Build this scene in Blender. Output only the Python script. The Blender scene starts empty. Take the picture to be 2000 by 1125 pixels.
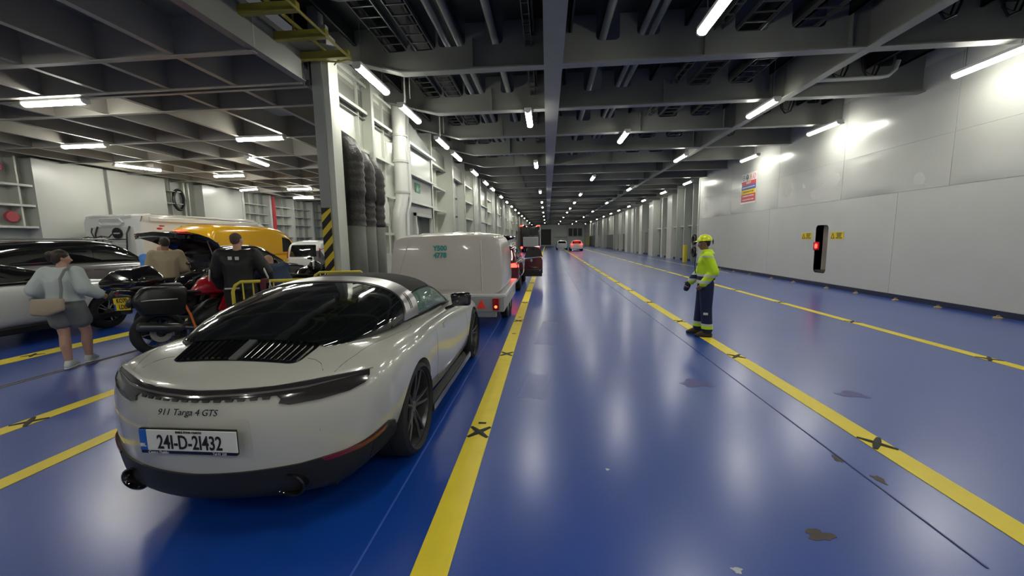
import bpy, bmesh, math, random
from mathutils import Vector, Matrix, Euler
from mathutils.bvhtree import BVHTree
from mathutils.geometry import tessellate_polygon
random.seed(7)
scene = bpy.context.scene
COL = scene.collection
PI = math.pi

# ---------------------------------------------------------------- camera, world, exposure
cam_d = bpy.data.cameras.new('camera')
cam_d.sensor_width = 36.0
cam_d.lens = 770.0 / 2000.0 * 36.0
cam_d.clip_end = 300
cam = bpy.data.objects.new('camera', cam_d)
COL.objects.link(cam)
_r = Vector((0.99594709, 0.08857946, -0.01559058))
_u = Vector((0.00463181, 0.1225991, 0.99244547))
_f = Vector((-0.08982167, 0.98849539, -0.12169194))
_m = Matrix((( _r.x, _u.x, -_f.x), (_r.y, _u.y, -_f.y), (_r.z, _u.z, -_f.z)))
cam.matrix_world = Matrix.Translation((0, 0, 1.68)) @ _m.to_4x4()
scene.camera = cam

world = bpy.data.worlds.new('world')
scene.world = world
world.use_nodes = True
world.node_tree.nodes['Background'].inputs[0].default_value = (0.75, 0.8, 0.85, 1)
world.node_tree.nodes['Background'].inputs[1].default_value = 0.05

scene.view_settings.view_transform = 'Standard'
scene.view_settings.look = 'None'
scene.view_settings.gamma = 1.0
scene.view_settings.use_curve_mapping = False
scene.view_settings.exposure = 0.75
LAMP = 34.0          # emission strength of the tube diffusers
scene.cycles.max_bounces = 8
scene.cycles.diffuse_bounces = 4
scene.cycles.glossy_bounces = 4
scene.cycles.sample_clamp_indirect = 6.0

# ---------------------------------------------------------------- materials
MATS = {}
def mat(name, col, rough=0.5, metal=0.0, coat=0.0, emit=0.0, noise=0.0, nscale=4.0, bump=0.0, bscale=30.0,
        rnoise=0.0, alpha=1.0, trans=0.0, spec=None, ecol=None):
    if name in MATS: return MATS[name]
    m = bpy.data.materials.new(name); m.use_nodes = True
    nt = m.node_tree; b = nt.nodes['Principled BSDF']
    b.inputs['Base Color'].default_value = (*col, 1)
    b.inputs['Roughness'].default_value = rough
    b.inputs['Metallic'].default_value = metal
    b.inputs['Coat Weight'].default_value = coat
    b.inputs['Coat Roughness'].default_value = 0.04
    if spec is not None: b.inputs['Specular IOR Level'].default_value = spec
    if alpha < 1: b.inputs['Alpha'].default_value = alpha
    if trans > 0: b.inputs['Transmission Weight'].default_value = trans
    if emit > 0:
        b.inputs['Emission Color'].default_value = (*(ecol or col), 1)
        b.inputs['Emission Strength'].default_value = emit
    if noise > 0 or bump > 0 or rnoise > 0:
        tc = nt.nodes.new('ShaderNodeTexCoord')
    if noise > 0:
        n = nt.nodes.new('ShaderNodeTexNoise'); n.inputs['Scale'].default_value = nscale
        n.inputs['Detail'].default_value = 5
        nt.links.new(tc.outputs['Object'], n.inputs['Vector'])
        mx = nt.nodes.new('ShaderNodeMix'); mx.data_type = 'RGBA'
        mx.inputs[6].default_value = (*[c*(1-noise) for c in col], 1)
        mx.inputs[7].default_value = (*[min(1, c*(1+noise)) for c in col], 1)
        nt.links.new(n.outputs['Fac'], mx.inputs[0]); nt.links.new(mx.outputs[2], b.inputs['Base Color'])
    if rnoise > 0:
        n2 = nt.nodes.new('ShaderNodeTexNoise'); n2.inputs['Scale'].default_value = nscale*0.6
        nt.links.new(tc.outputs['Object'], n2.inputs['Vector'])
        mr = nt.nodes.new('ShaderNodeMapRange')
        mr.inputs[3].default_value = rough-rnoise; mr.inputs[4].default_value = rough+rnoise
        nt.links.new(n2.outputs['Fac'], mr.inputs[0]); nt.links.new(mr.outputs[0], b.inputs['Roughness'])
    if bump > 0:
        n3 = nt.nodes.new('ShaderNodeTexNoise'); n3.inputs['Scale'].default_value = bscale
        n3.inputs['Detail'].default_value = 3
        nt.links.new(tc.outputs['Object'], n3.inputs['Vector'])
        bp = nt.nodes.new('ShaderNodeBump'); bp.inputs['Strength'].default_value = bump
        bp.inputs['Distance'].default_value = 0.02
        nt.links.new(n3.outputs['Fac'], bp.inputs['Height']); nt.links.new(bp.outputs[0], b.inputs['Normal'])
    MATS[name] = m
    return m

M_floor = mat('deck_paint_blue', (0.003, 0.056, 0.36), 0.36, noise=0.15, nscale=0.7, bump=0.015, bscale=60, rnoise=0.05, coat=0.75, spec=0.7)
M_floor.node_tree.nodes['Principled BSDF'].inputs['Coat Roughness'].default_value = 0.24
M_yellow = mat('line_paint_yellow', (0.90, 0.72, 0.045), 0.45, noise=0.12, nscale=5)
M_mark = mat('lashing_mark_black', (0.012, 0.012, 0.012), 0.6)
M_stain = mat('deck_stain', (0.05, 0.035, 0.03), 0.5, noise=0.4, nscale=9)
M_scuff = mat('deck_scuff', (0.10, 0.14, 0.42), 0.3, noise=0.3, nscale=8)
M_wall = mat('wall_paint_white', (0.47, 0.475, 0.44), 0.24, noise=0.05, nscale=1.2, bump=0.05, bscale=3, spec=0.6)
M_wallmatt = mat('wall_paint_matt', (0.56, 0.56, 0.525), 0.42, noise=0.06, nscale=1.4, bump=0.04, bscale=2)
M_frame = mat('frame_paint', (0.56, 0.58, 0.51), 0.32, noise=0.06, nscale=3)
M_beam = mat('beam_paint_grey', (0.20, 0.205, 0.185), 0.38, noise=0.15, nscale=2)
M_trwhite = mat('wall_left_white', (0.60, 0.61, 0.57), 0.26, noise=0.04, nscale=1.2, bump=0.04, bscale=3, spec=0.6)
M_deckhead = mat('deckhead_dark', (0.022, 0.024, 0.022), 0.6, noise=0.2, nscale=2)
M_pipe = mat('pipe_paint', (0.20, 0.205, 0.19), 0.4)
M_tray = mat('cable_tray', (0.09, 0.09, 0.085), 0.4, metal=0.2)
M_grid = mat('hoist_deck_paint', (0.38, 0.362, 0.315), 0.35, noise=0.1, nscale=2)
M_gridplate = mat('hoist_deck_plate', (0.28, 0.27, 0.23), 0.4, noise=0.15, nscale=1.5)
M_lamp = mat('lamp_diffuser', (1, 0.97, 0.88), 0.4, emit=LAMP, ecol=(1.0, 0.985, 0.885))
M_lampbody = mat('lamp_housing', (0.7, 0.7, 0.68), 0.4)
M_black = mat('satin_black', (0.012, 0.012, 0.013), 0.35)
M_gloss = mat('gloss_black', (0.006, 0.006, 0.007), 0.08, coat=0.6)
M_rubber = mat('rubber', (0.016, 0.016, 0.017), 0.75, bump=0.1, bscale=80)
M_rim = mat('rim_black', (0.10, 0.10, 0.10), 0.35, metal=0.6)
M_metal = mat('bare_metal', (0.45, 0.45, 0.45), 0.35, metal=0.9)
M_chrome = mat('chrome', (0.8, 0.8, 0.8), 0.12, metal=1.0)
M_glass = mat('dark_glass', (0.006, 0.008, 0.008), 0.05, coat=0.5, spec=0.7)
M_red = mat('red_paint', (0.45, 0.008, 0.02), 0.2, coat=0.7)
M_redlens = mat('red_lens', (0.42, 0.01, 0.015), 0.15, coat=0.5)
M_redglow = mat('red_light', (1.0, 0.05, 0.02), 0.3, emit=5.0, ecol=(1.0, 0.03, 0.02))
M_white = mat('white_paint', (0.72, 0.73, 0.72), 0.2, coat=0.6)
M_cream = mat('trailer_gelcoat', (0.63, 0.59, 0.54), 0.22, coat=0.35, noise=0.02, nscale=2)
M_yellowrail = mat('yellow_rail', (0.72, 0.58, 0.05), 0.4)
M_hazy = mat('hazard_yellow', (0.78, 0.58, 0.03), 0.5)
M_plateyel = mat('number_plate_yellow', (0.85, 0.62, 0.02), 0.4)
M_plate = mat('number_plate_white', (0.78, 0.78, 0.72), 0.4)
M_plateblue = mat('number_plate_blue', (0.01, 0.12, 0.5), 0.4)
M_signred = mat('sign_red', (0.55, 0.03, 0.04), 0.4)
M_signblue = mat('sign_blue', (0.05, 0.07, 0.30), 0.4)
M_green = mat('sign_green', (0.01, 0.22, 0.10), 0.4)
M_teal = mat('teal_print', (0.0, 0.32, 0.28), 0.5)
M_skin = mat('skin', (0.52, 0.30, 0.215), 0.5, noise=0.08, nscale=20)
M_skind = mat('skin_tan', (0.30, 0.15, 0.09), 0.5, noise=0.08, nscale=20)
M_hair = mat('hair_black', (0.012, 0.009, 0.008), 0.5, bump=0.5, bscale=60)
M_hairb = mat('hair_brown', (0.035, 0.022, 0.016), 0.5, bump=0.5, bscale=60)
M_eyew = mat('eye_white', (0.7, 0.7, 0.68), 0.2)

# ---------------------------------------------------------------- object helpers
def link(o, parent=None):
    COL.objects.link(o)
    if parent is not None: o.parent = parent
    return o
def empty(name, label, cat, loc=(0, 0, 0), rz=0.0, group=None, parent=None, scale=None):
    o = bpy.data.objects.new(name, None); o.empty_display_size = 0.1
    link(o, parent); o.location = loc; o.rotation_euler = (0, 0, rz)
    if scale: o.scale = (scale,)*3
    if label: o['label'] = label
    if cat: o['category'] = cat
    if group: o['group'] = group
    return o
def tag(o, label=None, cat=None, group=None, kind=None):
    if label: o['label'] = label
    if cat: o['category'] = cat
    if group: o['group'] = group
    if kind: o['kind'] = kind
    return o
def meshobj(name, me, m, parent=None, smooth=False, ang=40):
    if smooth:
        for p in me.polygons: p.use_smooth = True
        try: me.set_sharp_from_angle(angle=math.radians(ang))
        except Exception: pass
    o = bpy.data.objects.new(name, me)
    if m is not None:
        for mm in (m if isinstance(m, (list, tuple)) else [m]): me.materials.append(mm)
    return link(o, parent)

_ICO = {}
def ico(sub):
    if sub not in _ICO:
        t = bmesh.new(); bmesh.ops.create_icosphere(t, subdivisions=sub, radius=1)
        _ICO[sub] = [v.co.copy() for v in t.verts]; t.free()
    return _ICO[sub]
class MB:
    """collects shapes into one bmesh"""
    def __init__(s): s.bm = bmesh.new()
    def box(s, x0, x1, y0, y1, z0, z1, mi=0, rot=None, piv=None, bev=0.0):
        vs = [s.bm.verts.new((x, y, z)) for x in (x0, x1) for y in (y0, y1) for z in (z0, z1)]
        F = [(0, 1, 3, 2), (4, 6, 7, 5), (0, 4, 5, 1), (2, 3, 7, 6), (0, 2, 6, 4), (1, 5, 7, 3)]
        fs = [s.bm.faces.new([vs[i] for i in f]) for f in F]
        for f in fs: f.material_index = mi
        if rot is not None:
            R = Euler(rot).to_matrix(); p = Vector(piv if piv else ((x0+x1)/2, (y0+y1)/2, (z0+z1)/2))
            for v in vs: v.co = R @ (v.co - p) + p
        if bev > 0:
            es = list({e for f in fs for e in f.edges})
            bmesh.ops.bevel(s.bm, geom=es, offset=bev, segments=2, affect='EDGES', profile=0.5, material=mi)
        return s
    def cyl(s, a, b, r, r2=None, n=12, mi=0, caps=True):
        a = Vector(a); b = Vector(b); r2 = r if r2 is None else r2
        d = (b-a).normalized(); u = d.orthogonal().normalized(); w = d.cross(u)
        A = []; B = []
        for i in range(n):
            t = 2*PI*i/n; o = u*math.cos(t)+w*math.sin(t)
            A.append(s.bm.verts.new(a+o*r)); B.append(s.bm.verts.new(b+o*r2))
        for i in range(n):
            f = s.bm.faces.new((A[i], A[(i+1) % n], B[(i+1) % n], B[i])); f.material_index = mi
        if caps:
            f = s.bm.faces.new(A[::-1]); f.material_index = mi
            f = s.bm.faces.new(B); f.material_index = mi
        return s
    def tube(s, pts, r, n=8, mi=0, closed=False):
        pts = [Vector(p) for p in pts]; rings = []
        N = len(pts); ref = None
        for i, p in enumerate(pts):
            if closed: d = pts[(i+1) % N]-pts[i-1]
            else: d = pts[min(i+1, N-1)]-pts[max(i-1, 0)]
            d.normalize()
            if ref is None: ref = d.orthogonal().normalized()
            u = (ref - d*ref.dot(d))
            u = u.normalized() if u.length > 1e-5 else d.orthogonal().normalized()
            ref = u; w = d.cross(u)
            rr = r[i] if isinstance(r, (list, tuple)) else r
            rings.append([s.bm.verts.new(p+(u*math.cos(2*PI*k/n)+w*math.sin(2*PI*k/n))*rr) for k in range(n)])
        for i in range(N if closed else N-1):
            A = rings[i]; B = rings[(i+1) % N]
            for k in range(n):
                f = s.bm.faces.new((A[k], A[(k+1) % n], B[(k+1) % n], B[k])); f.material_index = mi
        if not closed:
            for rg in (rings[0][::-1], rings[-1]):
                f = s.bm.faces.new(rg); f.material_index = mi
        return s
    def prism(s, pts, axis, c0, c1, mi=0, holes=()):
        """2D polygon (with holes) extruded along axis from c0 to c1"""
        ax = {'x': (1, 2, 0), 'y': (0, 2, 1), 'z': (0, 1, 2)}[axis]
        loops = [pts]+list(holes)
        tri = tessellate_polygon([[Vector((p[0], p[1], 0)) for p in l] for l in loops])
        flat = [p for l in loops for p in l]
        def mk(p, c):
            v = [0, 0, 0]; v[ax[0]] = p[0]; v[ax[1]] = p[1]; v[ax[2]] = c
            return s.bm.verts.new(v)
        A = [mk(p, c0) for p in flat]; B = [mk(p, c1) for p in flat]
        for t in tri:
            for L, o in ((A, 1), (B, -1)):
                try:
                    f = s.bm.faces.new([L[i] for i in t[::o]]); f.material_index = mi
                except ValueError: pass
        k = 0
        for l in loops:
            n = len(l)
            for i in range(n):
                a, b = k+i, k+(i+1) % n
                try:
                    f = s.bm.faces.new((A[a], A[b], B[b], B[a])); f.material_index = mi
                except ValueError: pass
            k += n
        return s
    def lathe(s, prof, axis='x', c=(0, 0, 0), n=32, mi=0, closed=False, cap=True):
        """prof: list of (radius, along)"""
        c = Vector(c); rings = []
        for r, h in prof:
            ring = []
            for i in range(n):
                t = 2*PI*i/n; a, b = r*math.cos(t), r*math.sin(t)
                v = {'x': (h, a, b), 'y': (a, h, b), 'z': (a, b, h)}[axis]
                ring.append(s.bm.verts.new(c+Vector(v)))
            rings.append(ring)
        m = len(rings)
        for j in range(m if closed else m-1):
            A = rings[j]; B = rings[(j+1) % m]
            for i in range(n):
                f = s.bm.faces.new((A[i], A[(i+1) % n], B[(i+1) % n], B[i])); f.material_index = mi
        if not closed and cap:
            for rg in (rings[0], rings[-1]):
                try: s.bm.faces.new(rg).material_index = mi
                except ValueError: pass
        return s
    def ball(s, c, r, mi=0, sub=2):
        r = r if isinstance(r, (tuple, list)) else (r, r, r)
        M = Matrix.Translation(c) @ Matrix.Diagonal((*r, 1))
        g = bmesh.ops.create_icosphere(s.bm, subdivisions=sub, radius=1, matrix=M)
        for v in g['verts']:
            for f in v.link_faces: f.material_index = mi
        return s
    def hull(s, balls, sub=2, mi=0):
        """convex hull of ellipsoids [(centre, radius or radii)]"""
        pts = []
        for c, r in balls:
            r = r if isinstance(r, (tuple, list)) else (r, r, r)
            c = Vector(c)
            for u in ico(sub): pts.append(c+Vector((u.x*r[0], u.y*r[1], u.z*r[2])))
        t = bmesh.new(); vs = [t.verts.new(p) for p in pts]
        g = bmesh.ops.convex_hull(t, input=vs, use_existing_faces=False)
        used = {v for f in t.faces for v in f.verts}
        mp = {v: s.bm.verts.new(v.co) for v in used}
        for f in t.faces:
            s.bm.faces.new([mp[v] for v in f.verts]).material_index = mi
        t.free()
        return s
    def chain(s, pts, sub=2, mi=0):
        """pts: [(centre, radius)...] consecutive tapered capsules"""
        for a, b in zip(pts, pts[1:]): s.hull([a, b], sub, mi)
        return s
    def mesh(s, name, recalc=True):
        if recalc: bmesh.ops.recalc_face_normals(s.bm, faces=s.bm.faces[:])
        me = bpy.data.meshes.new(name); s.bm.to_mesh(me); s.bm.free()
        return me
    def obj(s, name, m, parent=None, smooth=False, ang=40, **kw):
        o = meshobj(name, s.mesh(name), m, parent, smooth, ang)
        if kw: tag(o, **kw)
        return o

def modded(me, name, mods):
    """mesh with modifiers applied"""
    o = bpy.data.objects.new('tmp', me); COL.objects.link(o)
    for t, kw in mods:
        md = o.modifiers.new('m', t)
        for k, v in kw.items(): setattr(md, k, v)
    dg = bpy.context.evaluated_depsgraph_get(); dg.update()
    out = bpy.data.meshes.new_from_object(o.evaluated_get(dg)); out.name = name
    bpy.data.objects.remove(o)
    return out
def blob(mb, name, vox=0.012, smooth=4):
    return modded(mb.mesh(name), name, [('REMESH', dict(mode='VOXEL', voxel_size=vox)), ('SMOOTH', dict(factor=0.5, iterations=smooth))])

def text(body, size, m, parent, loc, rot, name='lettering', align='CENTER', ext=0.001, sx=1.0, shear=0.0, bold=0.0):
    cu = bpy.data.curves.new(name, 'FONT'); cu.body = body; cu.size = size; cu.align_x = align; cu.align_y = 'CENTER'
    cu.extrude = ext; cu.shear = shear; cu.offset = bold; cu.resolution_u = 3
    cu.materials.append(m)
    t = bpy.data.objects.new('tmp', cu); COL.objects.link(t)
    dg = bpy.context.evaluated_depsgraph_get(); dg.update()
    me = bpy.data.meshes.new_from_object(t.evaluated_get(dg)); bpy.data.objects.remove(t)
    o = bpy.data.objects.new(name, me)
    if not me.materials: me.materials.append(m)
    link(o, parent); o.location = loc; o.rotation_euler = rot; o.scale = (sx, 1, 1)
    return o

def sub_copy(src, parent):
    c = src.copy(); COL.objects.link(c); c.parent = parent
    for ch in [o for o in src.children]: sub_copy(ch, c)
    return c
def copy_thing(src, loc=None, rz=None, label=None, group=None):
    c = sub_copy(src, None)
    if loc is not None: c.location = loc
    if rz is not None: c.rotation_euler.z = rz
    if label: c['label'] = label
    if group: c['group'] = group
    return c
def struct(o):
    o['kind'] = 'structure'; return o
# ---------------------------------------------------------------- floor with its painted lines
WR = 9.0; WL = -16.9; YB = -7.0; YE = 95.0
floor = struct(MB().box(WL-0.4, WR+1.6, YB, YE, -0.2, 0).obj('floor', M_floor))
def strip(x0, x1, y0, y1, name='lane_line', m=M_yellow, z=0.004, dx=0.0):
    b = MB(); b.prism([(x0, y0), (x1, y0), (x1+dx, y1), (x0+dx, y1)], 'z', 0.0005, z)
    return b.obj(name, m, floor)
strip(-0.70, -0.51, YB, YE); strip(2.55, 2.73, YB, YE); strip(5.78, 5.94, YB, YE)
strip(-3.98, -3.82, YB, 3.4); strip(-5.10, -4.92, YB, 7.0); strip(-8.2, -7.85, YB, 9.5); strip(-11.25, -11.07, YB, 38)
strip(8.30, 8.36, 19, 60, m=M_yellow)
mk = MB()
def xmark(b, x, y, s=0.085):
    for a in (0.62, -0.62):
        for q in (-1, 1):
            pass
    for sx in (-1, 1):
        pts = []
        for k in range(5):
            t = -1+k*0.5
            pts.append((x+sx*t*s, y+t*s*1.1, 0.006))
        b.tube([(p[0], p[1], 0.003) for p in pts], [0.016, 0.024, 0.03, 0.024, 0.016], 6)
def zflat(o, k=0.25):
    for v in o.data.vertices: v.co.z = 0.0045+max(0, v.co.z)*k
for X in (-0.605, 2.64, 5.86):
    for k in range(-1, 16):
        y = 3.25+2.39*k
        b = MB(); xmark(b, X, y); o = b.obj('lashing_mark', M_mark, floor); zflat(o)
for X, ys in ((-5.0, (3.2,)), (-8.02, (5.3,))):
    for y in ys:
        b = MB(); xmark(b, X, y); o = b.obj('lashing_mark', M_mark, floor); zflat(o)
for y in (3.42, 6.9, 8.4, 10.3, 13.2):
    b = MB(); b.box(-0.64, -0.57, y-0.015, y+0.015, 0.0045, 0.0075); b.obj('paint_nick', M_mark, floor)
# plate seams (weld joints) in the deck
for x, y0, y1 in ((2.2, 2.0, 60), (-1.0, -3, 14), (1.0, 12, 60)):
    b = MB(); b.box(x-0.006, x+0.006, y0, y1, 0.0003, 0.003)
    b.obj('deck_seam', mat('seam_dark', (0.006, 0.02, 0.13), 0.5) if x != -1.0 else mat('seam_light', (0.05, 0.12, 0.5), 0.4), floor)
sr = MB(); sr.box(-6.63, -6.57, -3, 8, 0.0005, 0.012); sr.obj('rail_edge', mat('rail_tan', (0.35, 0.30, 0.26), 0.5), floor)
sr = MB(); sr.box(-6.612, -6.588, -3, 8, 0.012, 0.016); sr.obj('rail_groove', M_mark, floor)
sr = MB(); sr.box(-5.5, -5.48, -3, 2.6, 0.0005, 0.003); sr.obj('deck_seam', mat('seam_dark', (0, 0, 0)), floor)
def stain(cx, cy, r, m, e=1.0, name='deck_stain', rz=0.0):
    n = 22; pts = []
    ph = [random.uniform(0, 6.28) for _ in range(4)]
    for i in range(n):
        t = 2*PI*i/n
        q = r*(1+0.22*math.sin(3*t+ph[0])+0.15*math.sin(5*t+ph[1])+0.1*math.sin(8*t+ph[2]))
        a, c = q*math.cos(t)*e, q*math.sin(t)
        pts.append((cx+a*math.cos(rz)-c*math.sin(rz), cy+a*math.sin(rz)+c*math.cos(rz)))
    MB().prism(pts, 'z', 0.0003, 0.0015).obj(name, m, floor)
stain(1.52, 2.18, 0.045, M_stain, 1.6); stain(2.17, 3.0, 0.05, M_stain, 0.5); stain(2.27, 2.75, 0.05, M_stain, 0.6)
stain(1.7, 4.55, 0.12, mat('stain_pale', (0.06, 0.06, 0.25), 0.4), 1.4); stain(3.2, 4.3, 0.09, mat('stain_pale', (0, 0, 0)), 1.5)
stain(0.95, 1.9, 0.02, mat('paint_chip', (0.5, 0.55, 0.6), 0.5), 1.2, 'paint_chip'); stain(0.43, 2.75, 0.013, mat('paint_chip', (0, 0, 0)), 1, 'paint_chip')
stain(-7.95, 4.9, 0.11, mat('rust', (0.30, 0.10, 0.02), 0.7), 0.7, 'rust_patch')
b = MB(); b.prism([(-0.33, 4.05), (-0.04, 4.0), (0.03, 4.75), (-0.24, 4.8)], 'z', 0.0003, 0.0012); b.obj('worn_patch', M_scuff, floor)
b = MB(); b.prism([(-0.22, 6.2), (0.12, 6.15), (0.2, 7.9), (-0.1, 8.0)], 'z', 0.0003, 0.0012); b.obj('worn_patch', M_scuff, floor)

# ---------------------------------------------------------------- right wall: flat steel bulkhead, plated
def sheet(name, m, parent, x, y0, y1, z0, z1, ny, nz, dent, seed, dirx=-1):
    """steel plate facing dirx with gentle dents"""
    rd = random.Random(seed); bumps = [(rd.uniform(y0, y1), rd.uniform(z0, z1), rd.uniform(0.25, 0.9), rd.uniform(0.15, 0.5), rd.uniform(-1, 1)) for _ in range(int(6+dent*500*(y1-y0)/6))]
    bm = bmesh.new(); g = []
    for i in range(ny+1):
        row = []
        for j in range(nz+1):
            y = y0+(y1-y0)*i/ny; z = z0+(z1-z0)*j/nz; d = 0
            for by, bz, ry, rz_, a in bumps:
                q = ((y-by)/ry)**2+((z-bz)/rz_)**2
                if q < 6: d += a*math.exp(-q)
            e = min(1, min(y-y0, y1-y)/0.15, min(z-z0, z1-z)/0.12)
            row.append(bm.verts.new((x+dirx*(0.012+d*dent*max(0, e)), y, z)))
        g.append(row)
    for i in range(ny):
        for j in range(nz): bm.faces.new((g[i][j], g[i][j+1], g[i+1][j+1], g[i+1][j]))
    # rim back to the wall
    ring = [g[i][0] for i in range(ny+1)]+[g[ny][j] for j in range(1, nz+1)]+[g[i][nz] for i in range(ny-1, -1, -1)]+[g[0][j] for j in range(nz-1, 0, -1)]
    back = [bm.verts.new((x, v.co.y, v.co.z)) for v in ring]
    for k in range(len(ring)):
        bm.faces.new((ring[k], ring[(k+1) % len(ring)], back[(k+1) % len(ring)], back[k]))
    bmesh.ops.recalc_face_normals(bm, faces=bm.faces[:])
    me = bpy.data.meshes.new(name); bm.to_mesh(me); bm.free()
    return meshobj(name, me, m, parent, True, 30)
YW = 24.7
SL = (13.63, 14.24, 0.42, 2.0)      # the slot in the wall
wall_right = MB()
wall_right.box(WR, WR+0.25, YB, SL[0]-0.02, 0, 5.9); wall_right.box(WR, WR+0.25, SL[1]+0.02, YW, 0, 5.9)
wall_right.box(WR, WR+0.25, SL[0]-0.02, SL[1]+0.02, 0, SL[2]); wall_right.box(WR, WR+0.25, SL[0]-0.02, SL[1]+0.02, SL[3], 5.9)
wall_right = struct(wall_right.obj('wall_right', M_wallmatt))
ZS = 2.73
ys = [YB, -1.5, 4.5, 9.9, 13.2, 16.6, 20.6, YW]
for k in range(len(ys)-1):
    sheet('steel_plate', M_wall, wall_right, WR, ys[k]+0.006, ys[k+1]-0.006, ZS+0.006, 3.9, 30, 9, 0.016, 10+k)
    sheet('steel_plate', M_wall, wall_right, WR, ys[k]+0.006, ys[k+1]-0.006, 3.906, 5.6, 24, 9, 0.008, 40+k)
def holed_sheet(y0, y1):
    b = MB(); r = 0.13; hy0, hy1, hz0, hz1 = SL
    hole = []
    for cx, cz, a0 in ((hy1-r, hz1-r, 0), (hy0+r, hz1-r, 90), (hy0+r, hz0+r, 180), (hy1-r, hz0+r, 270)):
        for k in range(5):
            a = math.radians(a0+k*22.5); hole.append((cx+r*math.cos(a), cz+r*math.sin(a)))
    b.prism([(y0, 0.12), (y1, 0.12), (y1, ZS-0.006), (y0, ZS-0.006)], 'x', WR-0.012, WR, holes=[hole])
    b.obj('steel_plate', M_wallmatt, wall_right)
ys2 = [YB, -1, 5.4, 11.2, 17.1, YW]
for k in range(len(ys2)-1):
    if ys2[k] < 13.6 < ys2[k+1]: holed_sheet(ys2[k]+0.005, ys2[k+1]-0.005)
    else: sheet('steel_plate', M_wallmatt, wall_right, WR, ys2[k]+0.005, ys2[k+1]-0.005, 0.12, ZS-0.006, 24, 10, 0.003, 80+k)
# recess behind the slot
M_rec = mat('recess_paint', (0.62, 0.62, 0.54), 0.5)
b = MB(); b.box(WR+0.0, WR+0.55, SL[0]-0.06, SL[0]-0.02, 0.3, 2.1); b.box(WR+0.0, WR+0.55, SL[1]+0.02, SL[1]+0.06, 0.3, 2.1)
b.box(WR+0.55, WR+0.6, SL[0]-0.06, SL[1]+0.06, 0.3, 2.1); b.box(WR+0.25, WR+0.6, SL[0]-0.06, SL[1]+0.06, 2.05, 2.1)
b.box(WR+0.25, WR+0.6, SL[0]-0.06, SL[1]+0.06, 0.3, 0.35); b.box(WR+0.3, WR+0.55, 13.9, 13.93, 0.35, 2.05)
b.obj('slot_recess', M_rec, wall_right)
MB().box(WR+0.02, WR+0.4, SL[0], SL[1], 0.36, 0.52, bev=0.02).obj('slot_sill', M_black, wall_right)
b = MB(); b.box(WR-0.03, WR+0.10, 14.17, 14.30, 1.17, 1.45, bev=0.02); b.obj('call_point', M_signred, wall_right)
o = MB().box(WR-0.05, WR-0.0, 14.12, 14.18, 1.24, 1.38, bev=0.01).obj('call_lamp', M_redglow, wall_right)
tag(o, 'small glowing red lamp at the edge of the slot')
M_red2 = M_signred
tr = MB(); tr.box(WR-0.05, WR-0.0, YB, YW, 0.0, 0.115); struct(tr.obj('baseboard_right', mat('skirting_dark', (0.012, 0.016, 0.05), 0.5)))
LR = ['nearest of the row', 'second from the viewer', 'third from the viewer', 'before the dark wall slot', 'just before the wall slot', 'just beyond the wall slot', 'second beyond the wall slot', 'below the red safety board', 'beyond the red safety board', 'second last of the row', 'last of the row']
lug = None
for k, y in enumerate((8.4, 9.6, 10.7, 12.0, 13.2, 14.9, 16.3, 18.0, 19.5, 21.0, 22.6)):
    if lug is None:
        bb = MB(); bb.lathe([(0.07, 0), (0.07, 0.02), (0.04, 0.035), (0.0, 0.035)], 'z', (0, 0, 0), 12); bb.tube([(-0.035, 0, 0.02), (-0.02, 0, 0.06), (0.02, 0, 0.06), (0.035, 0, 0.02)], 0.009, 6)
        lug = bb.obj('lashing_ring', mat('worn_brass', (0.45, 0.36, 0.2), 0.4, metal=0.5)); c = lug
    else:
        c = lug.copy(); COL.objects.link(c)
    c.location = (WR-0.22, y, 0)
    tag(c, 'brass lashing ring at the foot of the right bulkhead, '+LR[k], 'lashing ring', 'lashing rings along the right bulkhead')
# end cap of flat wall
tr = MB(); tr.box(WR-0.05, WR+0.5, YW-0.06, YW+0.06, 0, 5.6); struct(tr.obj('trim_1', M_frame))

# recessed framed side beyond the flat wall
def upstand(name, x, y, w, d, z0, z1, m=M_frame):
    return MB().box(x, x+d, y, y+w, z0, z1).obj(name, m)
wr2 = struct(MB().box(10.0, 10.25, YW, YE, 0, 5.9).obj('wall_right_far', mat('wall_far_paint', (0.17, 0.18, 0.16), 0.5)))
MB().box(9.86, 10.0, YW, YE, 0.0, 0.14).obj('skirting', mat('skirting_dark', (0, 0, 0)), wr2)
rd = random.Random(3)
y = YW+1.0; k = 0
while y < 31.5:
    MB().box(9.55, 10.0, y, y+0.12, 0, 5.4).obj('wall_frame', mat('frame_shade', (0.40, 0.42, 0.38), 0.4), wr2); y += 1.6
while y < YE-2:
    w = rd.choice((0.5, 1.2, 1.5, 0.3))
    dpt = rd.choice((0.45, 0.6, 0.35))
    lo = 0.0 if rd.random() < 0.6 else 2.3
    MB().box(10.0-dpt, 10.0, y, y+w, lo, 4.95).obj('wall_frame', M_frame, wr2)
    if lo > 0: MB().box(10.0-dpt-0.05, 10.0, y, y+w, 2.2, 2.3).obj('wall_shelf', M_frame, wr2)
    y += w+rd.choice((0.8, 1.3, 1.7))
for z in (2.4,):
    MB().box(9.8, 10.0, YW, 40, z, z+0.08).obj('wall_stringer', M_frame, wr2)
o = MB().box(9.05, 9.25, 27.2, 27.5, 0, 1.15, bev=0.02).obj('bollard', M_yellowrail); tag(o, 'short yellow post before the dark framed recess', 'post')
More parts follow.
